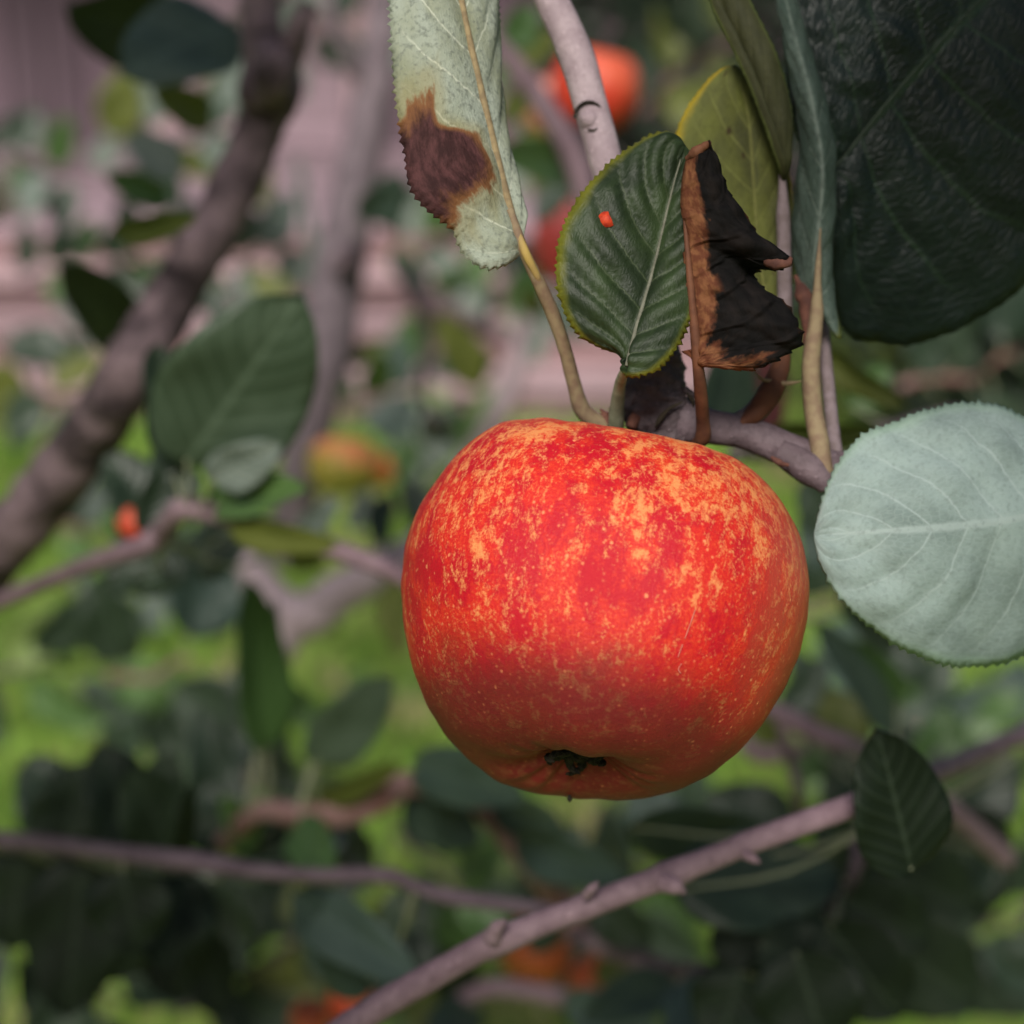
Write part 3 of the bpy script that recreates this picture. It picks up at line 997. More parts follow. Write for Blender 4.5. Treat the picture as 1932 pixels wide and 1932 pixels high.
ptube('petiole', [(962, 395, .3388, 15), (985, 465, .339, 21), (1015, 530, .342, 25), (1042, 590, .346, 27), (1066, 660, .350, 26), (1082, 720, .354, 27), (1100, 775, .358, 32), (1140, 806, .361, 34)],
      'petiole', lf, n=60, seg=14, rough=0.05, nscale=350)
ptube('petiole_flush', [(975, 430, .3384, 10), (992, 478, .3384, 17), (1012, 518, .3404, 14), (1022, 542, .3424, 6)], 'petiole_yellow', lf, n=24, seg=12, rough=0.05, nscale=350)

# 2 dark green leaf, upper side, with an orange disc added in place of a hole
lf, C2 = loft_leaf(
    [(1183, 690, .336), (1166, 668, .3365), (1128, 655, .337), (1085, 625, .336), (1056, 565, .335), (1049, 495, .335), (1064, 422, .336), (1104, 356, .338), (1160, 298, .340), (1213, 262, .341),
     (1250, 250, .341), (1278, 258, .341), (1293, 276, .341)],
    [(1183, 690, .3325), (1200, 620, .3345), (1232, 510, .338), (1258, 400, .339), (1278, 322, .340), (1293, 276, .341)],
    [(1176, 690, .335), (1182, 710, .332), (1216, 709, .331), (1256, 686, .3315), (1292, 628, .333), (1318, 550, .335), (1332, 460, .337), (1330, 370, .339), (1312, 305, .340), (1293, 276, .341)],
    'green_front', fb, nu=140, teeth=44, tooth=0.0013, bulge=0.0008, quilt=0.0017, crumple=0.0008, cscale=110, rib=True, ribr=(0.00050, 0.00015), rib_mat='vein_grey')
lf['label'] = 'dark green leaf with an orange disc in place of a hole'
ptube('petiole', [(1190, 655, .3365, 11), (1180, 692, .3365, 15), (1170, 725, .345, 22), (1165, 760, .352, 27), (1162, 806, .359, 31)], 'petiole_pale', lf, n=36, seg=12, rough=0.05, nscale=350)
c0 = seen_at(1145, 414)
zc = (c0 - CAM).dot(FW)
sv = []
for k in range(20):
    a = k / 20 * 6.2832
    sv.append(W(1145 + 19 * math.cos(a) * (1 + 0.1 * math.sin(3 * a)), 414 + 15 * math.sin(a), zc - 0.00045))
sv.append(W(1145, 414, zc - 0.00055))
solid(mk('hole_disc', sv, [(k, (k + 1) % 20, 20) for k in range(20)], 'hole_disc', lf), 0.0003)

# 3 withered black leaf
lf, C3 = loft_leaf(
    [(1317, 690, .337), (1309, 600, .340), (1301, 520, .342), (1300, 450, .342), (1288, 380, .342), (1296, 310, .341), (1318, 285, .340)],
    [(1318, 692, .336), (1308, 600, .335), (1303, 520, .334), (1294, 440, .333), (1285, 380, .333), (1296, 300, .334), (1330, 272, .336)],
    [(1322, 692, .336), (1350, 692, .334), (1420, 698, .333), (1492, 664, .332), (1514, 638, .331), (1490, 582, .333), (1446, 548, .337), (1424, 522, .340), (1436, 508, .337), (1470, 510, .332),
     (1494, 490, .329), (1466, 468, .331), (1432, 448, .332), (1410, 410, .332), (1378, 368, .332), (1360, 322, .331), (1345, 285, .330), (1338, 264, .329)],
    'dead', fb, nu=190, nv=18, teeth=31, tooth=0.0016, bulge=0.0022, quilt=0.0007, crumple=0.0021, cscale=230, th=0.0003)
lf['label'] = 'withered curled leaf, black with rusty edges'
ptube('petiole', [(1292, 330, .3335, 3), (1293, 420, .3330, 9), (1305, 560, .3335, 15), (1316, 680, .336, 22), (1322, 740, .341, 25), (1326, 790, .348, 26), (1326, 825, .352, 30), (1312, 838, .355, 22)],
      'petiole_rust', lf, n=50, seg=12, rough=0.07, nscale=350)
# rolled lip at its tip and the curled hook on its flank
ptube('curled_tip', [(1296, 300, .334, 10), (1312, 288, .332, 20), (1330, 276, .331, 16), (1340, 268, .330, 8)], 'petiole_rust', lf, n=24, seg=10, rough=0.4, nscale=420)
ptube('curled_hook', [(1440, 482, .333, 24), (1466, 494, .331, 30), (1484, 496, .330, 22), (1493, 486, .3295, 8)], 'scale_brown', lf, n=24, seg=10, rough=0.45, nscale=420)

# 4 yellowing leaf behind
lf, C4 = loft_leaf(
    [(1455, 610, .374), (1385, 545, .371), (1312, 430, .368), (1270, 315, .367), (1284, 228, .366), (1328, 160, .367), (1362, 130, .368), (1388, 124, .369)],
    [(1455, 610, .374), (1432, 480, .372), (1421, 330, .370), (1412, 220, .369), (1388, 124, .369)],
    [(1458, 610, .374), (1492, 540, .376), (1500, 430, .376), (1492, 330, .375), (1468, 240, .373), (1428, 160, .371), (1388, 124, .369)],
    'yellow', fb, nu=110, teeth=40, tooth=0.0006, bulge=0.001, quilt=0.0004, crumple=0.0008, cscale=70, rib=True, ribr=(0.00035, 0.00015), rib_mat='vein_olive')
lf['label'] = 'yellowing speckled leaf'
# 5 olive leaf folded along its midrib
lf, C5 = loft_leaf(
    [(1478, 345, .366), (1462, 300, .362), (1425, 195, .360), (1382, 95, .360), (1338, 0, .360), (1312, -90, .362), (1290, -170, .364)],
    [(1478, 345, .366), (1470, 305, .363), (1440, 200, .361), (1400, 95, .361), (1358, 0, .361), (1325, -90, .362), (1290, -170, .364)],
    [(1480, 345, .366), (1494, 275, .364), (1492, 200, .362), (1466, 105, .360), (1418, 5, .360), (1370, -90, .362), (1290, -170, .364)],
    'olive', fb, nu=110, teeth=40, tooth=0.0006, bulge=0.0015, quilt=0.0004, crumple=0.0006, cscale=70, rib=False)
lf['label'] = 'olive leaf folded along its midrib'
ptube('petiole', [(1476, 330, .366, 14), (1478, 420, .367, 27), (1480, 520, .367, 28), (1480, 620, .367, 30), (1470, 690, .366, 34), (1455, 738, .364, 46), (1420, 782, .362, 44), (1375, 806, .361, 40)],
      'petiole_mauve', lf, n=70, seg=14, rough=0.05, nscale=350)
ptube('petiole_base', [(1484, 655, .364, 20), (1470, 700, .3625, 38), (1452, 742, .3605, 48), (1425, 778, .359, 40), (1398, 800, .3585, 16)], 'petiole_rust', lf, n=36, seg=14, rough=0.08, nscale=350)
ptube('stipule', [(1466, 722, .3600, 13), (1440, 716, .3590, 8), (1424, 702, .3580, 2)], 'petiole', lf, n=14, seg=8)
ptube('stipule', [(1466, 724, .3600, 13), (1490, 723, .3592, 8), (1513, 719, .3586, 2)], 'petiole', lf, n=14, seg=8)
# 6 silvery curled leaf seen nearly edge on
lf, C6 = loft_leaf(
    [(1540, 588, .366), (1512, 545, .369), (1492, 470, .372), (1498, 370, .372), (1512, 285, .371), (1500, 180, .371), (1480, 70, .372), (1468, -60, .374)],
    [(1541, 588, .364), (1536, 500, .362), (1548, 400, .361), (1552, 310, .361), (1532, 190, .363), (1500, 70, .367), (1468, -60, .374)],
    [(1546, 590, .364), (1586, 640, .362), (1576, 575, .366), (1563, 480, .369), (1572, 400, .371), (1573, 320, .372), (1556, 220, .373), (1530, 110, .374), (1468, -60, .374)],
    'silver', fb, nu=120, teeth=44, tooth=0.0007, bulge=0.0010, quilt=0.0006, crumple=0.0007, cscale=90, rib=False)
lf['label'] = 'silvery green leaf curled nearly edge on'
ptube('petiole', [(1548, 430, .3600, 3), (1543, 520, .3603, 13), (1540, 600, .3608, 27), (1531, 680, .3605, 34), (1533, 760, .360, 36), (1545, 830, .3585, 38), (1556, 900, .3575, 34)], 'petiole', lf, n=50, seg=14, rough=0.06, nscale=350)
ptube('withered_lobe', [(1500, 520, .3665, 8), (1520, 560, .3655, 40), (1530, 610, .3645, 34), (1518, 650, .3645, 12)], 'scale_brown', lf, n=24, seg=10, rough=0.3, nscale=350)
# 7 large dark leaf at the top
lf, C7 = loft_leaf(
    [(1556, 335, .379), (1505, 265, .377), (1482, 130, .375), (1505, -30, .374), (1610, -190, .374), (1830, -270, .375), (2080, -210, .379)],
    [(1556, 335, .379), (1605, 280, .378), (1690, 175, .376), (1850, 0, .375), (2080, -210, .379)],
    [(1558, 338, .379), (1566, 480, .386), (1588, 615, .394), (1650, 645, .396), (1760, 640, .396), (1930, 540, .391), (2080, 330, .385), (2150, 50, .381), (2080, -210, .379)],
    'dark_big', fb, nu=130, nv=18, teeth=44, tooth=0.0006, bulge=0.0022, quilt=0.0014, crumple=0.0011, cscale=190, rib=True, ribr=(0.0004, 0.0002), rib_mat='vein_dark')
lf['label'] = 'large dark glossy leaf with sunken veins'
ptube('petiole', [(1562, 328, .378, 14), (1548, 420, .378, 22), (1552, 600, .372, 24), (1568, 780, .366, 26), (1580, 872, .363, 26)], 'petiole_mauve', lf, n=40, seg=10)
# 8 pale rounded leaf at the edge
lf, C8 = loft_leaf(
    [(2060, 930, .358), (2010, 830, .360), (1900, 770, .360), (1790, 766, .358), (1690, 795, .354), (1625, 822, .352), (1576, 880, .350), (1550, 948, .348), (1536, 1008, .347)],
    [(2060, 930, .356), (1930, 975, .348), (1770, 995, .344), (1650, 1003, .344), (1536, 1010, .347)],
    [(2060, 932, .358), (2050, 1090, .362), (1950, 1215, .362), (1830, 1258, .358), (1720, 1232, .352), (1640, 1184, .349), (1585, 1130, .346), (1549, 1068, .346), (1536, 1012, .347)],
    'pale', fb, nu=160, teeth=46, tooth=0.0016, bulge=0.0016, quilt=0.0009, crumple=0.0020, cscale=60, rib=False)
lf['label'] = 'pale rounded leaf underside with toothed edge'
ptube('petiole', [(2040, 935, .355, 16), (2070, 925, .358, 22), (2085, 890, .368, 24), (2070, 838, .379, 24)], 'petiole_pale', lf, n=24, seg=10)

# ------------------------------------------------------------------ branches behind, out of focus
BR = {}


def fptube(name, pts, mat, parent, **kw):
    return ptube(name, [(p[0], p[1], far(p[2]), p[3]) for p in pts], mat, parent, **kw)


def branch(key, pts, mat, label, rough=0.06, nscale=120, seg=14, n=60, group=None):
    pts = [(p[0], p[1], far(p[2]), p[3]) for p in pts]
    root = empty('apple_branch', W(*pts[0][:3]))
    tag(root, label, 'branch', group)
    _, d = ptube('limb', pts, mat, root, n=n, seg=seg, rough=rough, nscale=nscale)
    BR[key] = (root, d)
    return root, d


branch('old', [(500, -80, .50, 80), (493, 20, .50, 72), (500, 90, .50, 90), (508, 150, .50, 118), (508, 195, .50, 96), (478, 275, .50, 92), (425, 390, .50, 98), (365, 495, .50, 96), (300, 605, .50, 104),
               (240, 710, .50, 112), (150, 850, .52, 116), (20, 1010, .54, 120), (-160, 1200, .56, 124)], 'bark_dark', 'dark knobbly old branch with a swollen node near the top', 0.16, 90, 20, 90)
root, d = BR['old']
fptube('side_spur', [(515, 150, .50, 60), (545, 110, .495, 54), (560, 60, .49, 46), (585, 10, .49, 30)], 'bark_dark', root, n=24, rough=0.2, nscale=90)
fptube('knot', [(530, 150, .495, 50), (545, 175, .492, 62), (535, 215, .494, 40)], 'bark_dark', root, n=16, rough=0.25, nscale=90)
fptube('knot', [(478, 140, .495, 40), (474, 175, .493, 52), (484, 215, .495, 30)], 'bark_dark', root, n=16, rough=0.25, nscale=90)
fptube('knot', [(505, 90, .49, 60), (520, 140, .485, 80), (510, 190, .49, 50)], 'bark_dark', root, n=16, rough=0.3, nscale=80)
bleaf(root, d, 215, 445, 372, 408, 60, .50, 'bl_olive', .46, 0.3, 0.4)
bleaf(root, d, 440, 40, 230, 130, 190, .52, 'bl_blue', .50, 0.5, 0.1)
bleaf(root, d, 330, 60, 130, 20, 170, .55, 'bl_dark', .52, -0.4)
bleaf(root, d, 400, 230, 290, 170, 80, .58, 'bl_olive', .56, 0.2)
bleaf(root, d, 340, 330, 240, 250, 90, .60, 'bl_grey', .60, 0.3)
bleaf(root, d, 320, 380, 200, 330, 70, .62, 'bl_mid', .60, 0.3)
bleaf(root, d, 250, 650, 120, 500, 120, .55, 'bl_dark', .50, 0.3)

branch('trunk', [(735, -80, .85, 66), (722, 40, .85, 66), (704, 180, .85, 74), (672, 340, .85, 84), (645, 480, .85, 96), (617, 640, .85, 108), (592, 760, .85, 96), (565, 900, .86, 84), (540, 1050, .88, 80)],
       'bark_grey', 'pale grey slanting stem behind the scorched leaf', 0.07, 60, 18, 70)
root, d = BR['trunk']
fptube('knot', [(662, 480, .84, 50), (650, 500, .83, 40), (640, 520, .835, 20)], 'bark_dark', root, n=12, rough=0.2)
fptube('side_twig', [(705, 170, .85, 40), (660, 110, .84, 34), (620, 20, .83, 28), (600, -60, .83, 24)], 'bark_grey', root, n=20, rough=0.1)
bleaf(root, d, 690, 420, 760, 330, 90, .82, 'bl_blue', .8, 0.3)
bleaf(root, d, 700, 740, 725, 668, 60, .82, 'bl_mid', .8, 0.2)
bleaf(root, d, 660, 690, 720, 640, 40, .86, 'bl_olive', .86, 0.2)
bleaf(root, d, 600, 560, 560, 280, 40, 1.0, 'bl_grey', 1.0, 0.9)

branch('spray', [(300, 1010, .47, 40), (345, 960, .46, 46), (420, 975, .46, 34), (520, 1000, .46, 36), (640, 1040, .46, 40), (740, 1080, .46, 36), (860, 1150, .47, 34)],
       'bark_mauve', 'pinkish twig running behind the red apple with a large green leaf', 0.08, 130)
root, d = BR['spray']
fptube('side_twig', [(310, 1000, .47, 44), (270, 1030, .47, 40), (180, 1060, .48, 36), (60, 1110, .5, 32), (-120, 1180, .52, 30)], 'bark_mauve', root, n=20, rough=0.12)
bleaf(root, d, 345, 880, 572, 560, 285, .45, 'bl_soft', .43, 0.15, 0.10, 0.1)
bleaf(root, d, 330, 900, 300, 640, 150, .455, 'bl_black', .46, 0.7, 0.3)
bleaf(root, d, 395, 905, 530, 842, 96, .45, 'bl_grey', .44, 0.2, 0.3)
bleaf(root, d, 405, 955, 575, 920, 100, .46, 'bl_mid', .44, -0.5, 0.5)
bleaf(root, d, 430, 1000, 640, 1030, 66, .455, 'bl_olive', .44, 0.3, 0.4)
bleaf(root, d, 270, 1010, 330, 850, 80, .47, 'bl_dark', .47, 0.3)
bleaf(root, d, 300, 985, 200, 850, 130, .50, 'bl_dark', .50, 0.3)

branch('fork', [(455, 1040, .72, 50), (500, 1110, .72, 70), (565, 1165, .72, 92), (640, 1120, .72, 82), (720, 1075, .72, 76), (800, 1030, .73, 70), (900, 960, .75, 66)],
       'bark_twig', 'thick mauve forked branch just beside the red apple', 0.07, 70, 16, 60)
root, d = BR['fork']
fptube('side_limb', [(560, 1160, .72, 80), (520, 1250, .72, 52), (505, 1330, .73, 46), (480, 1480, .75, 44)], 'bark_twig', root, n=24, rough=0.08)
bleaf(root, d, 740, 1090, 755, 1240, 70, .66, 'bl_olive', .64, 0.3)
bleaf(root, d, 725, 930, 715, 1035, 66, .70, 'bl_black', .68, 0.5)
bleaf(root, d, 560, 1080, 610, 1000, 70, .68, 'bl_olive', .66, 0.3)
bleaf(root, d, 660, 1000, 700, 920, 50, .75, 'bl_grey', .75, 0.3)

branch('low_spur', [(420, 1590, .56, 34), (490, 1530, .55, 40), (560, 1535, .55, 44), (650, 1530, .55, 60), (720, 1505, .55, 56), (770, 1478, .55, 46), (850, 1492, .55, 32), (910, 1530, .55, 34),
                    (960, 1590, .55, 36), (1005, 1640, .55, 40), (1050, 1690, .56, 60), (1090, 1760, .56, 46)], 'bark_rust', 'rusty crooked twig with upright leaves below the red apple', 0.14, 110)
root, d = BR['low_spur']
bleaf(root, d, 505, 1420, 470, 1090, 116, .54, 'bl_mid', .52, 0.35, 0.45, 0.1)
bleaf(root, d, 500, 1400, 520, 1130, 70, .55, 'bl_soft', .53, -0.5, 0.35, 0.1)
bleaf(root, d, 590, 1440, 738, 1280, 120, .54, 'bl_soft', .52, 0.1, 0.2)
bleaf(root, d, 590, 1520, 760, 1440, 60, .55, 'bl_olive', .53, 0.6, 0.3)
bleaf(root, d, 560, 1550, 620, 1650, 96, .53, 'bl_mid', .50, 0.2, 0.2)
bleaf(root, d, 780, 1440, 990, 1510, 120, .53, 'bl_dark', .50, -0.3, 0.3)
bleaf(root, d, 760, 1500, 900, 1590, 130, .56, 'bl_dark', .54, 0.3, 0.2)
bleaf(root, d, 920, 1510, 1060, 1560, 90, .55, 'bl_dark', .53, 0.4)
bleaf(root, d, 960, 1580, 1180, 1660, 110, .55, 'bl_blue', .52, 0.4, 0.3)
bleaf(root, d, 480, 1600, 420, 1500, 70, .56, 'bl_mid', .55, 0.3)
bleaf(root, d, 640, 1560, 560, 1660, 70, .57, 'bl_grey', .55, 0.5)
for a in ((470, 1500, 490, 1400), (510, 1500, 505, 1400), (560, 1520, 590, 1440)):
    fptube('leaf_stalk', [(a[0], a[1] + 30, .55, 18), (a[2], a[3], .545, 12)], 'petiole_pale', root, n=6)

for a in ((620, 1540, 700, 1650, 90, .58, 'bl_dark', .2), (850, 1500, 830, 1620, 100, .58, 'bl_dark', .4), (540, 1540, 450, 1620, 90, .57, 'bl_black', .3),
          (470, 1560, 380, 1480, 100, .57, 'bl_dark', .2), (440, 1580, 330, 1560, 90, .56, 'bl_black', .3), (930, 1560, 880, 1690, 90, .60, 'bl_mid', .3), (1010, 1640, 1100, 1560, 80, .60, 'bl_dark', .3),
          (1060, 1700, 1000, 1800, 90, .58, 'bl_black', .3), (660, 1530, 560, 1440, 70, .60, 'bl_lime', .3), (420, 1590, 380, 1330, 120, .60, 'bl_dark', .3), (420, 1590, 350, 1400, 80, .62, 'bl_mid', .4)):
    bleaf(root, d, *a[:7], a[5], a[7], 0.25)
root, d = BR['spray']
for a in ((450, 985, 380, 1100, 90, .50, 'bl_dark', .3), (330, 1000, 260, 1130, 130, .50, 'bl_dark', .2), (400, 970, 470, 880, 70, .50, 'bl_mid', .3),
          (350, 970, 300, 830, 100, .49, 'bl_dark', .4), (300, 1010, 200, 1120, 110, .52, 'bl_dark', .3), (560, 1010, 640, 940, 60, .52, 'bl_grey', .5), (290, 1010, 190, 960, 110, .53, 'bl_mid', .3)):
    bleaf(root, d, *a[:7], a[5], a[7], 0.25)
root, d = BR['fork']
for a in ((500, 1110, 400, 1150, 90, .72, 'bl_blue', .3), (530, 1240, 420, 1330, 100, .72, 'bl_dark', .3), (510, 1300, 620, 1370, 80, .74, 'bl_mid', .3),
          (500, 1380, 380, 1440, 110, .72, 'bl_dark', .3), (490, 1430, 590, 1500, 90, .74, 'bl_dark', .3), 
          (820, 1010, 760, 900, 80, .76, 'bl_dark', .3)):
    bleaf(root, d, *a[:7], a[5], a[7], 0.25)

branch('thin', [(-160, 1570, .52, 36), (60, 1590, .50, 34), (242, 1612, .47, 34), (380, 1628, .46, 40), (470, 1642, .46, 30), (600, 1652, .46, 28), (730, 1652, .46, 34), (790, 1675, .46, 26), (850, 1692, .46, 34), (950, 1706, .46, 28), (1040, 1715, .46, 24)],
       'bark_purple', 'thin purplish twig crossing the lower part from the edge', 0.10, 130)
root, d = BR['thin']
bleaf(root, d, 700, 1860, 560, 1690, 150, .48, 'bl_blue', .46, 0.3, 0.3)
bleaf(root, d, 560, 1690, 790, 1850, 120, .47, 'bl_blue', .45, 0.2, 0.35)
bleaf(root, d, 400, 1660, 470, 1800, 90, .50, 'bl_dark', .50, 0.3)
bleaf(root, d, 760, 1680, 720, 1790, 60, .52, 'bl_dark', .52, 0.3)
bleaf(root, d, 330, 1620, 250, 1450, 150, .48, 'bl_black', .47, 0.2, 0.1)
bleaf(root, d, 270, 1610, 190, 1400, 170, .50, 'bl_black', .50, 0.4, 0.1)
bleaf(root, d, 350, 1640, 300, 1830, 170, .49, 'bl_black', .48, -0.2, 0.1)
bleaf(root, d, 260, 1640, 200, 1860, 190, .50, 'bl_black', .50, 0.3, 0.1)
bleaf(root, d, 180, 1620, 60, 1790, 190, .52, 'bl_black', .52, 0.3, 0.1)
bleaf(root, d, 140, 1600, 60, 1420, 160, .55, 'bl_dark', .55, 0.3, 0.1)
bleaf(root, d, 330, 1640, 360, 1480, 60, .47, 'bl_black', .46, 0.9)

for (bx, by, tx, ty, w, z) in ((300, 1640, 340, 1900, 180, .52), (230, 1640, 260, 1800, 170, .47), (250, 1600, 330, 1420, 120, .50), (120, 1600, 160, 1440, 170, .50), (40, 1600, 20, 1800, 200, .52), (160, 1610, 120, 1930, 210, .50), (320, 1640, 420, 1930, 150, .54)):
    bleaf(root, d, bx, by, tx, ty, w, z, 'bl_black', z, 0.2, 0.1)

branch('main_low', [(560, 2010, .375, 58), (680, 1922, .375, 56), (800, 1850, .375, 54), (905, 1791, .375, 52), (938, 1776, .375, 62), (975, 1762, .375, 51), (1090, 1716, .375, 48), (1112, 1708, .375, 54), (1140, 1697, .375, 48), (1235, 1662, .375, 47), (1262, 1651, .375, 58), (1300, 1636, .375, 47), (1400, 1596, .375, 45), (1520, 1552, .375, 46), (1640, 1508, .382, 44), (1760, 1462, .42, 40), (1900, 1400, .47, 38), (2060, 1330, .52, 36)],
       'bark_mauve', 'straight mauve branch slanting across the lower part in front of dark leaves', 0.09, 170, 18, 120)
root, d = BR['main_low']
fptube('bud', [(928, 1770, .373, 36), (938, 1750, .372, 30), (952, 1738, .371, 12)], 'bark_mauve', root, n=12, rough=0.15)
fptube('bud', [(1105, 1690, .372, 20), (1118, 1676, .371, 18), (1128, 1664, .371, 6)], 'bark_mauve', root, n=12, rough=0.15)
fptube('bud', [(1405, 1612, .372, 20), (1420, 1620, .371, 18), (1434, 1628, .371, 6)], 'bark_mauve', root, n=12, rough=0.15)
fptube('bud', [(1252, 1665, .372, 40), (1272, 1672, .371, 34), (1292, 1684, .371, 12)], 'bark_mauve', root, n=12, rough=0.15)
bleaf(root, d, 1180, 1560, 1480, 1590, 130, .46, 'bl_soft', .48, 0.4, 0.2)
bleaf(root, d, 1270, 1680, 1600, 1640, 210, .45, 'bl_dark', .46, -0.2, 0.15)
bleaf(root, d, 1290, 1560, 1190, 1520, 110, .55, 'bl_blue', .55, 0.3)
bleaf(root, d, 1360, 1620, 1560, 1730, 150, .46, 'bl_dark', .47, 0.5, 0.2)

branch('right_low', [(1330, 1280, .52, 34), (1455, 1338, .52, 38), (1540, 1382, .52, 40), (1625, 1418, .52, 40), (1760, 1500, .53, 40), (1900, 1620, .55, 42)],
       'bark_mauve', 'mauve twig coming out from behind the red apple low on its flank', 0.06, 120)
root, d = BR['right_low']
fptube('side_twig', [(1470, 1345, .52, 24), (1490, 1430, .52, 22), (1505, 1500, .52, 22), (1512, 1560, .53, 20)], 'bark_dark', root, n=24, rough=0.1)
fptube('side_twig', [(1400, 1400, .60, 30), (1440, 1425, .60, 36), (1520, 1410, .60, 20)], 'bark_mauve', root, n=12, rough=0.1)
bleaf(BR['main_low'][0], BR['main_low'][1], 1722, 1650, 1662, 1380, 200, .376, 'bl_black', .368, 0.35, 0.15)
bleaf(root, d, 1720, 1480, 1650, 1600, 120, .47, 'bl_black', .46, 0.3, 0.2)
bleaf(root, d, 1690, 1385, 1540, 1170, 80, .50, 'bl_blue', .48, 0.6, 0.3, 0.2)
bleaf(root, d, 1700, 1330, 1600, 1205, 80, .53, 'bl_mid', .52, 0.2, 0.2)
bleaf(root, d, 1640, 1400, 1530, 1300, 100, .58, 'bl_olive', .58, 0.3, 0.2)
bleaf(root, d, 1560, 1400, 1500, 1220, 80, .60, 'bl_dark', .60, 0.3, 0.2)
bleaf(root, d, 1540, 1410, 1590, 1480, 70, .60, 'bl_mid', .60, 0.3, 0.2)
bleaf(root, d, 1760, 1490, 1790, 1330, 120, .56, 'bl_mid', .56, 0.2)
bleaf(root, d, 1830, 1560, 1900, 1400, 140, .58, 'bl_dark', .58, 0.3)

for a in ((1560, 1390, 1500, 1480, 70, .60, 'bl_mid', .3), (1620, 1420, 1560, 1540, 90, .58, 'bl_dark', .3), (1480, 1350, 1560, 1240, 80, .58, 'bl_dark', .3), (1760, 1500, 1680, 1360, 110, .56, 'bl_dark', .3),
          (1800, 1530, 1900, 1640, 140, .58, 'bl_black', .3), (1850, 1580, 1780, 1720, 140, .58, 'bl_dark', .3), (1400, 1310, 1470, 1420, 70, .62, 'bl_olive', .3)):
    bleaf(root, d, *a[:7], a[5], a[7], 0.25)
root, d = BR['main_low']
for a in ((1500, 1560, 1330, 1500, 120, .56, 'bl_dark', .2), (1560, 1540, 1640, 1680, 120, .52, 'bl_dark', .3), (1120, 1700, 1230, 1790, 100, .52, 'bl_dark', .3), (960, 1770, 860, 1700, 80, .56, 'bl_mid', .3),
          (820, 1840, 730, 1760, 100, .54, 'bl_dark', .3)):
    bleaf(root, d, *a[:7], a[5], a[7], 0.2)

branch('dark_low', [(1080, 1765, .55, 40), (1180, 1800, .54, 44), (1280, 1835, .53, 40), (1380, 1830, .50, 40), (1480, 1800, .48, 42), (1560, 1740, .48, 44), (1610, 1620, .48, 46), (1650, 1540, .49, 46)],
       'bark_dark', 'dark bent branch low among leaves coloured shade-dark', 0.10, 110)
root, d = BR['dark_low']
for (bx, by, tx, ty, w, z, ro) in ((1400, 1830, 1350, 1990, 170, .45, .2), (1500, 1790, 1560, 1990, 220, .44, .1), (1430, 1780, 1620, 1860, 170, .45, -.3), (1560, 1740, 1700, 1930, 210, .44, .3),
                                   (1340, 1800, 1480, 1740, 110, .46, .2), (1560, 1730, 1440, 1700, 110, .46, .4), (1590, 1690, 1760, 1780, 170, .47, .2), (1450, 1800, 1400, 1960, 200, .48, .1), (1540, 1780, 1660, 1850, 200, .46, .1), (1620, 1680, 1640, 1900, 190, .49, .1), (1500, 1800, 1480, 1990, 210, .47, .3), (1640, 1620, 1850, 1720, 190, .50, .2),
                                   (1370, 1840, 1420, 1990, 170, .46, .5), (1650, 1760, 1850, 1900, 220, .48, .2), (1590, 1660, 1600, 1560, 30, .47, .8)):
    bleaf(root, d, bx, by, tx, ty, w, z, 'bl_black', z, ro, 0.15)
bleaf(root, d, 1280, 1850, 1100, 1920, 100, .52, 'bl_dark', .5, 0.3)
bleaf(root, d, 1300, 1840, 1290, 1980, 100, .50, 'bl_blue', .48, 0.5)
bleaf(root, d, 1150, 1790, 1200, 1700, 60, .56, 'bl_grey', .56, 0.6)
bleaf(root, d, 1120, 1850, 1230, 1790, 70, .62, 'bl_olive', .62, 0.3)

branch('floor', [(860, 1890, .60, 30), (940, 1862, .60, 34), (1050, 1880, .60, 36), (1120, 1900, .60, 30), (1260, 1850, .58, 30)], 'bark_mauve', 'short mauve twig in front of the rusty apples at the bottom', 0.1, 110)
root, d = BR['floor']
bleaf(root, d, 1060, 1890, 1260, 1960, 100, .58, 'bl_blue', .56, 0.3)
bleaf(root, d, 900, 1900, 800, 1960, 90, .6, 'bl_dark', .58, 0.3)
bleaf(root, d, 880, 1890, 820, 1790, 100, .62, 'bl_black', .6, 0.3)

branch('pale_bg', [(930, 70, .62, 30), (985, 140, .62, 40), (1040, 220, .62, 46), (1085, 300, .62, 50), (1110, 400, .62, 50), (1120, 520, .63, 50)], 'bark_mauve', 'blurred pink twig just behind the sharp upper twig', 0.05, 90)
root, d = BR['pale_bg']
bleaf(root, d, 1090, 320, 940, 285, 90, .64, 'bl_mid', .6, 0.3, 0.3)
bleaf(root, d, 960, 120, 1060, 60, 60, .70, 'bl_olive', .7, 0.3)
bleaf(root, d, 960, 90, 1010, 10, 80, .66, 'bl_mid', .66, 0.3)
bleaf(root, d, 1075, 330, 1010, 420, 70, .70, 'bl_dark', .70, 0.4)
bleaf(root, d, 1000, 170, 950, 230, 60, .72, 'bl_olive', .7, 0.3)

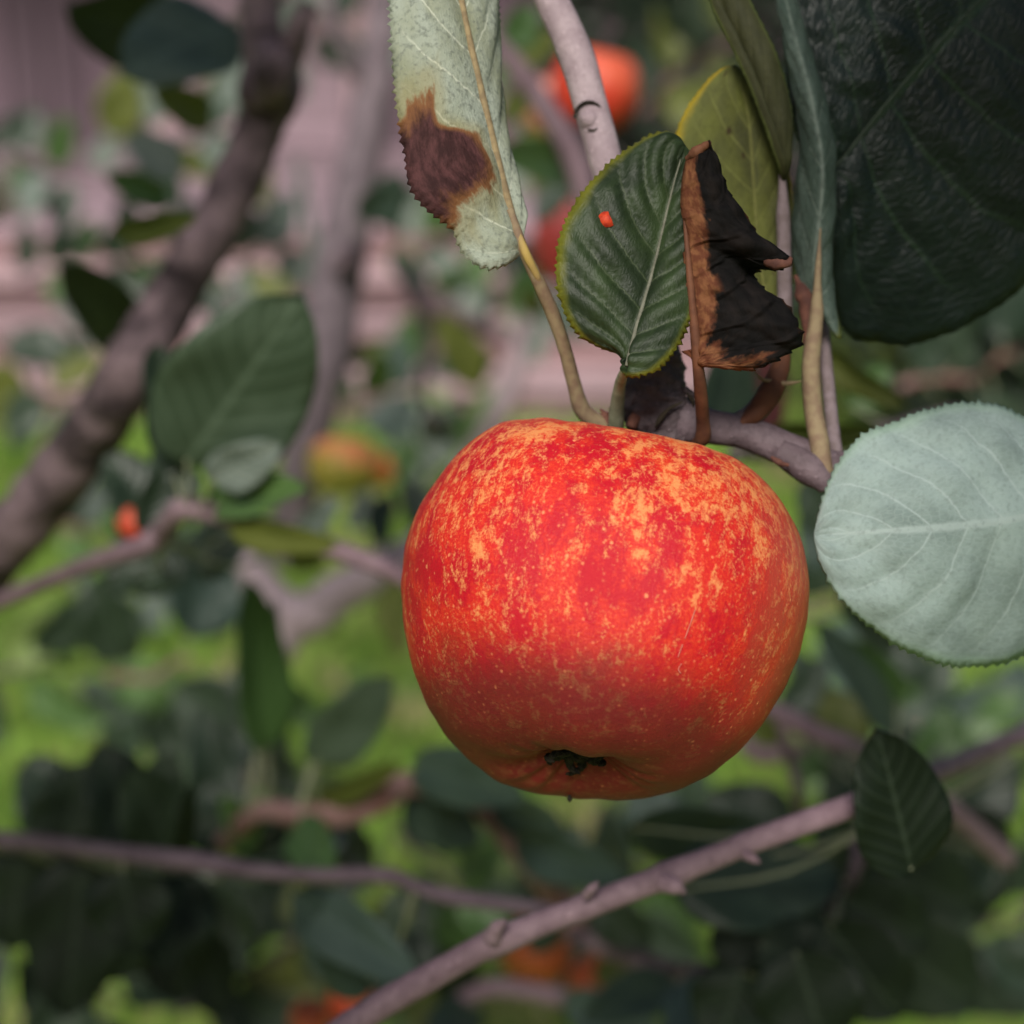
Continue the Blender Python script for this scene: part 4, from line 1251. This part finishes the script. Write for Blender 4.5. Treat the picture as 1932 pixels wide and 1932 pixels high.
branch('mid_bg', [(1075, 500, .95, 26), (1000, 600, .95, 34), (965, 720, .95, 40), (930, 800, .95, 46), (880, 900, .96, 50)], 'bark_twig', 'pale lilac blurred branch rising behind the apple shoulder', 0.05, 50)
root, d = BR['mid_bg']
bleaf(root, d, 910, 730, 830, 590, 84, .88, 'bl_olive', .86, 0.3, 0.2, 0.5)
bleaf(root, d, 1030, 545, 960, 530, 60, .92, 'bl_mid', .9, 0.3)
bleaf(root, d, 1020, 590, 980, 550, 60, .92, 'bl_olive', .9, 0.3)
fptube('side_twig', [(985, 660, .95, 22), (880, 600, .95, 30), (800, 570, .95, 50), (770, 540, .95, 24)], 'bark_dark', root, n=20, rough=0.2, nscale=60)
fptube('side_twig', [(800, 570, .95, 34), (810, 650, .95, 22), (800, 740, .95, 18), (830, 800, .95, 24)], 'bark_dark', root, n=20, rough=0.2, nscale=60)
bleaf(root, d, 800, 560, 740, 470, 60, .95, 'bl_dark', .95, 0.5)
bleaf(root, d, 810, 540, 900, 500, 40, .95, 'bl_mid', .95, 0.5)
bleaf(root, d, 790, 770, 680, 800, 80, 1.0, 'bl_blue', 1.0, 0.5)
bleaf(root, d, 790, 790, 860, 830, 70, 1.0, 'bl_dark', 1.0, 0.5)
bleaf(root, d, 860, 780, 920, 860, 70, 1.0, 'bl_mid', 1.0, 0.5)
bleaf(root, d, 780, 820, 760, 930, 60, 1.0, 'bl_mid', 1.0, 0.5)

branch('crescent', [(1380, 860, .46, 26), (1500, 850, .47, 30), (1640, 820, .48, 30), (1800, 780, .50, 30)], 'bark_shoot', 'hidden twig with narrow olive leaves behind the sharp shoot', 0.06, 120)
root, d = BR['crescent']
bleaf(root, d, 1425, 815, 1665, 815, 80, .44, 'bl_olive', .44, 0.7, 0.5, 0.2)
bleaf(root, d, 1530, 650, 1710, 770, 80, .46, 'bl_olive', .45, 0.7, 0.5, 0.2, stalk=False)
bleaf(root, d, 1350, 830, 1400, 640, 130, .50, 'bl_black', .52, 0.3)
bleaf(root, d, 1400, 850, 1470, 660, 110, .52, 'bl_maroon', .54, 0.3)
bleaf(root, d, 1420, 850, 1340, 730, 90, .50, 'bl_maroon', .52, 0.3)
bleaf(root, d, 1600, 770, 1680, 690, 80, .52, 'bl_mid', .52, 0.3)
bleaf(root, d, 1520, 900, 1600, 1060, 90, .52, 'bl_dark', .52, 0.3)
bleaf(root, d, 1560, 930, 1530, 1080, 90, .58, 'bl_blue', .58, 0.3)
bleaf(root, d, 1600, 1080, 1680, 1240, 90, .50, 'bl_dark', .5, 0.5)

# ------------------------------------------------------------------ foliage to the sides and farther back
groups = [  # (x, y, depth, spread, count, kinds, label)
    (90, 1250, 1.35, 170, 9, ('bl_mid', 'bl_dark', 'bl_lime'), 'leafy twig at the edge over the lawn, level with the thick forked branch'),
    (290, 1260, .95, 90, 3, ('bl_dark', 'bl_dark', 'bl_blue'), 'leafy twig with broad dusky leaves left of the upright leaf'),
    (90, 720, 1.35, 130, 7, ('bl_dark', 'bl_olive', 'bl_dark'), 'leafy twig behind the lower end of the old branch'),
    (60, 300, 1.6, 130, 6, ('bl_grey', 'bl_mid', 'bl_dark'), 'sparse leafy twig at the upper edge near the house wall'),
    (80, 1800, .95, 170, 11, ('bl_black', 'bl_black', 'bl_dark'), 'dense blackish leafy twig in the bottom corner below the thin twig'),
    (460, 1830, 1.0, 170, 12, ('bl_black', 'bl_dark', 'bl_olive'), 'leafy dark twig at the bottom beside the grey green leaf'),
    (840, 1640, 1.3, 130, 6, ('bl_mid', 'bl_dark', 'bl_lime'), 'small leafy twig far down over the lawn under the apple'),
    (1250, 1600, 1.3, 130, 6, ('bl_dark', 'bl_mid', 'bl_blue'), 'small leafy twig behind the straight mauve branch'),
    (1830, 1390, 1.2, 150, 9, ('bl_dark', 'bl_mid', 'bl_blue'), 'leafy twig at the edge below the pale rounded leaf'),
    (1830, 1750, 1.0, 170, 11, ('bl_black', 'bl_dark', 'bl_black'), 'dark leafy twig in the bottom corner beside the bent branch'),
    (1830, 700, .95, 140, 9, ('bl_dark', 'bl_black', 'bl_dark'), 'dark leafy twig at the edge under the large glossy leaf'),
    (1590, 1150, 1.2, 90, 6, ('bl_dark', 'bl_blue', 'bl_mid'), 'blurred leafy twig behind the right flank of the apple'),
    (700, 1780, 1.3, 150, 7, ('bl_dark', 'bl_mid', 'bl_olive'), 'blurred leafy twig over the lawn at the bottom'),
    (330, 1450, 1.1, 120, 7, ('bl_dark', 'bl_mid', 'bl_black'), 'blurred leafy twig between the rusty twig and the thin purple twig'),
    (820, 440, 1.8, 110, 8, ('bl_dark', 'bl_mid', 'bl_grey'), 'blurred leafy twig before the deck just below the scorched leaf'),
    (330, 250, 1.5, 110, 8, ('bl_olive', 'bl_dark', 'bl_grey'), 'blurred leafy twig before the wall, left of the old branch node'),
    (760, 720, 1.9, 120, 9, ('bl_mid', 'bl_blue', 'bl_lime'), 'blurred leafy twig before the steps, right of the greenish apple'),
    (860, 880, 1.6, 100, 8, ('bl_dark', 'bl_grey', 'bl_mid'), 'blurred leafy twig on the lawn line beside the apple shoulder'),
    (460, 760, 1.7, 100, 7, ('bl_lime', 'bl_grey', 'bl_mid'), 'blurred pale leafy twig behind the large blurred leaf'),
    (700, 1300, 2.2, 80, 3, ('bl_mid', 'bl_dark', 'bl_lime'), 'far leafy twig over the lawn under the thick forked branch'),
    (950, 260, 1.7, 90, 7, ('bl_mid', 'bl_olive', 'bl_grey'), 'far leafy twig between the scorched leaf and the upper twig'),
    (600, 60, 1.8, 110, 7, ('bl_dark', 'bl_grey', 'bl_dark'), 'far leafy twig at the top between the old branch and the pale stem'),
    (1300, 130, 1.5, 110, 9, ('bl_black', 'bl_olive', 'bl_black'), 'dim leafy twig at the top behind the yellowing leaf'),
    (1060, 1760, 1.2, 130, 8, ('bl_dark', 'bl_olive', 'bl_black'), 'dim leafy twig behind the rusty apples'),
    (1560, 1420, 1.7, 110, 7, ('bl_mid', 'bl_lime', 'bl_blue'), 'far leafy twig over the lawn at the lower right of the apple'),
    (420, 480, 1.6, 110, 8, ('bl_dark', 'bl_olive', 'bl_grey'), 'far leafy twig before the steps between the old branch and the pale stem'),
    (150, 520, 1.7, 130, 8, ('bl_dark', 'bl_mid', 'bl_dark'), 'far leafy twig before the deck at the left of the old branch'),
    (930, 520, 1.8, 100, 8, ('bl_dark', 'bl_grey', 'bl_mid'), 'far leafy twig before the steps beside the scorched leaf stalk'),
    (200, 1020, 1.5, 110, 6, ('bl_dark', 'bl_mid', 'bl_grey'), 'far leafy twig behind the small red apple'),
]
for gi, (cx, cy, z, spr, cnt, kinds, lab) in enumerate(groups):
    r2 = random.Random(50 + gi)
    z *= 0.8
    a0 = r2.uniform(-0.7, 0.7)
    pts = []
    for k in range(5):
        s = (k / 4 - 0.5) * 2 * spr
        pts.append((cx + s * math.cos(a0) + r2.uniform(-20, 20), cy + s * math.sin(a0) + r2.uniform(-20, 20), z + r2.uniform(-.02, .02), (24 - 3 * k) * 0.6 / z))
    root, d = branch('g%d' % gi, pts, r2.choice(['bark_rust', 'bark_dark', 'bark_dark']), lab, 0.1, 90, 10, 40)
    cnt = int(cnt * 1.25)
    for k in range(cnt):
        q = d[int((k + 0.5) / cnt * (len(d) - 1))]
        an = a0 + (1 if k % 2 else -1) * r2.uniform(0.5, 1.5)
        dirv = (R_ * math.cos(an) - UP * math.sin(an) + FW * r2.uniform(-0.5, 0.3)).normalized()
        ln = r2.uniform(0.065, 0.105)
        b = q + dirv * r2.uniform(0.008, 0.018)
        leaf_obj(b, b + dirv * ln, ln * r2.uniform(0.55, 0.75), kinds[k % len(kinds)], root, r2.uniform(-0.7, 0.7), r2.choice((0.15, 0.25, 0.4)), r2.choice((0.1, 0.2, 0.4)), 1.0, q)

# ------------------------------------------------------------------ more apples on the tree
fruit_me = {}


def fruit(x, y, z, r, mat, label, tilt_=(0.1, 0.2), squash=0.95, group='blurred apples farther back on the tree'):
    if mat not in fruit_me:
        v, f = apple_geo(48, 36, 0.02, len(fruit_me) * 1.7, 0.04)
        me = bpy.data.meshes.new('apple_body')
        me.from_pydata([tuple(q) for q in v], [], f)
        me.polygons.foreach_set('use_smooth', [True] * len(me.polygons))
        me.materials.append(M[mat])
        fruit_me[mat] = me
    z = far(z)
    c = W(x, y, z)
    root = empty('apple', c)
    tag(root, label, 'apple', group)
    rr = px(r, z)
    m = Matrix.Translation(c) @ Matrix.Rotation(tilt_[0], 4, 'Y') @ Matrix.Rotation(tilt_[1], 4, 'X') @ Matrix.Diagonal((rr, rr, rr * squash, 1))
    o = bpy.data.objects.new('skin', fruit_me[mat])
    COL.objects.link(o)
    o.parent = root
    o.matrix_parent_inverse = root.matrix_world.inverted()
    o.matrix_basis = m
    up = (m.to_3x3() @ Vector((0, 0, 1))).normalized()
    tube('stem', [(c + up * rr * 0.5, 0.0012), (c + up * rr * 1.0, 0.0011), (c + up * rr * 1.45 + R_ * rr * 0.2, 0.0014)], 'bark_shoot', root, n=8, seg=6)
    dn = -up
    tube('calyx', [(c + dn * rr * squash * 0.74, rr * 0.10), (c + dn * rr * squash * 0.86, rr * 0.07), (c + dn * rr * squash * 0.9, rr * 0.02)], 'calyx', root, n=6, seg=8)
    return root


fruit(1122, 168, .78, 84, 'fruit_red', 'blurred bright orange red apple half hidden by the upper twig', (0.2, -0.1), 1.05)
fruit(1036, 200, .84, 54, 'fruit_peach', 'blurred peach apple between the pale leaf and the upper twig', (-0.2, 0.1), 1.2)
fruit(1082, 455, .95, 80, 'fruit_dim', 'dusky dark red apple peeping out left of the green leaf', (0, 0.1), 1.3)
fruit(648, 880, .82, 66, 'fruit_green', 'blurred greenish apple with an orange cheek by the pale stem', (0.1, -0.3), 1.02)
fruit(708, 888, .85, 36, 'fruit_orange', 'small orange apple against the greenish one', (0.3, 0.2), 1.0)
fruit(1012, 1795, .66, 66, 'fruit_rusty', 'rusty orange apple under the straight mauve branch', (0.2, 0.2), 1.15)
fruit(1125, 1860, .66, 58, 'fruit_rusty', 'rusty orange apple lowest in the middle, beside the dark gap', (0.3, 0.4), 0.9)
fruit(660, 1885, .60, 42, 'fruit_red', 'small red apple at the bottom near the branch end', (0.3, 0.2), 1.3)
fruit(256, 985, .50, 36, 'fruit_red', 'small red apple at the end of the pinkish twig', (0.4, 0.2), 1.0)
fruit(344, 905, .52, 26, 'fruit_orange', 'tiny orange apple below the large blurred leaf', (0.1, 0.3), 1.5)
fruit(585, 1925, .62, 40, 'fruit_rusty', 'small rusty apple at the very bottom edge', (0.1, 0.3), 1.0)

# ------------------------------------------------------------------ shrubs closing the view to the right, beyond the lawn


def shrub(cx, cy, rad, hgt, n, mats, label, seed, leaf=0.075):
    r2 = random.Random(seed)
    root = empty('shrub', (cx, cy, 0))
    tag(root, label, 'shrub', 'dark shrubs beyond the lawn')
    for k in range(5):
        a = k * 1.256 + r2.random()
        tube('stem', [(Vector((cx, cy, 0.0)), 0.02), (Vector((cx + math.cos(a) * rad * .3, cy + math.sin(a) * rad * .3, hgt * .45)), 0.014),
                      (Vector((cx + math.cos(a) * rad * .7, cy + math.sin(a) * rad * .7, hgt * .85)), 0.006)], 'bark_dark', root, n=12, seg=7)
    for mi, mt in enumerate(mats):
        v, f, uv = [], [], []
        for i in range(n // len(mats)):
            while True:
                p = Vector((r2.uniform(-1, 1), r2.uniform(-1, 1), r2.uniform(-1, 1)))
                if 0.35 < p.length < 1 and mnoise.noise(p * 2.2 + Vector((seed, 0, 0))) > -0.28:
                    break
            c = Vector((cx + p.x * rad, cy + p.y * rad, hgt * 0.52 + p.z * hgt * 0.5))
            d1 = Vector((r2.gauss(0, 1), r2.gauss(0, 1), r2.gauss(-0.3, 0.7))).normalized()
            d2 = d1.cross(Vector((r2.gauss(0, 1), r2.gauss(0, 1), r2.gauss(0, 1)))).normalized()
            l, w = leaf * r2.uniform(.6, 1.2), leaf * r2.uniform(.22, .36)
            n3 = d1.cross(d2) * w * 0.3
            k = len(v)
            v += [c, c + d1 * l * .45 + d2 * w + n3, c + d1 * l, c + d1 * l * .45 - d2 * w + n3, c + d1 * l * .5]
            uv += [(0, .5), (.45, 1), (1, .5), (.45, 0), (.5, .5)]
            f += [(k, k + 1, k + 4), (k + 1, k + 2, k + 4), (k + 2, k + 3, k + 4), (k + 3, k, k + 4)]
        fo = mk('foliage', v, f, mt, root, uv, smooth=False)
        fo['kind'] = 'stuff'


shrub(1.35, 4.1, 0.75, 1.7, 5200, ('bl_black', 'bl_dark', 'bl_black'), 'dark dense shrub beyond the lawn behind the withered leaf', 3)
shrub(0.62, 6.2, 0.55, 1.9, 4200, ('bl_black', 'bl_black', 'bl_dark'), 'blackish shrub in front of the house wall, above the yellowing leaf', 5)
shrub(2.1, 5.6, 0.9, 2.0, 5200, ('bl_black', 'bl_dark', 'bl_olive'), 'tall dark shrub at the far corner of the lawn', 8)
shrub(-2.35, 6.3, 0.45, 0.9, 2600, ('bl_dark', 'bl_olive', 'bl_mid'), 'low green shrub beside the deck at the far side', 13)


# ------------------------------------------------------------------ boughs added above the frame, out of view, to shade the corners


KEEP_LIT = [(AC, 0.09), (W(870, 180, .34), 0.085), (W(1690, 1000, .345), 0.06), (W(1100, 150, .37), 0.06), (W(1200, 450, .34), 0.05), (W(470, 720, .58), 0.085), (W(480, 1250, .77), 0.06), (W(670, 1360, .77), 0.06), (W(1100, 1700, .42), 0.05)]  # points kept lit: added boughs bear no leaf towards the sun there


def shade_bough(x, y, z, dist, rad, n, label, seed):
    r2 = random.Random(seed)
    c = W(x, y, z) + _sd * dist
    root = empty('apple_branch', c)  # added shade caster, set along the sun's direction
    tag(root, label, 'branch', 'added shading boughs')
    side = _sd.cross(FW).normalized()
    oth = _sd.cross(side).normalized()
    a0 = r2.uniform(0, 6.28)
    ax = side * math.cos(a0) + oth * math.sin(a0)
    bx = side * -math.sin(a0) + oth * math.cos(a0)
    ax, bx = (ax, bx) if abs(ax.dot(R_)) > abs(bx.dot(R_)) else (bx, ax)
    lift = _sd * 0.05
    _, d = tube('limb', [(c - ax * rad * 1.3 + lift * 1.5, 0.006), (c - ax * rad * .4 + lift, 0.005), (c + ax * rad * .4 + lift, 0.004), (c + ax * rad * 1.1 + lift, 0.002)], 'bark_dark', root, n=30, seg=10, rough=0.1)
    for k in range(n):
        rr, an = rad * math.sqrt((k + 0.5) / n), k * 2.39996
        b = c + ax * rr * math.cos(an) + bx * rr * math.sin(an) + _sd * r2.uniform(-0.03, 0.03)
        w_ = b - CAM
        zz = w_.dot(FW)
        lim = max(0.0, zz) * math.tan(math.radians(17)) * 1.15 + 0.075
        if zz > -0.06 and abs(w_.dot(R_)) < lim and abs(w_.dot(UP)) < lim:
            continue                                   # leaf skipped: it would stand in view
        if any(((b - q_) - _sd * (b - q_).dot(_sd)).length < r_ for q_, r_ in KEEP_LIT):
            continue                                   # leaf skipped so the chosen spots stay lit
        dv = (ax * r2.gauss(0, 1) + bx * r2.gauss(0, 1) + _sd * r2.gauss(0, 0.25)).normalized()
        q = min(d, key=lambda p: (p - b).length)
        leaf_obj(b - dv * 0.03, b + dv * 0.045, 0.05, r2.choice(('bl_dark', 'bl_mid', 'bl_dark')), root, r2.uniform(-.4, .4), 0.25, 0.2, 1.0, q, face=_sd)


shade_bough(260, 1720, .68, .74, .19, 44, 'added unseen bough shading the lower corner with the thin purplish twig', 1)
shade_bough(1600, 1860, .62, .74, .18, 40, 'added unseen bough shading the lower corner with the shade-dark leaves', 2)
shade_bough(330, 60, .80, .42, .17, 34, 'added unseen bough shading the old branch', 3)
shade_bough(1800, 260, .40, .26, .07, 7, 'added unseen bough shading the large glossy leaf', 4)
shade_bough(900, 1980, .66, .74, .15, 28, 'added unseen bough shading the rusty apples', 5)
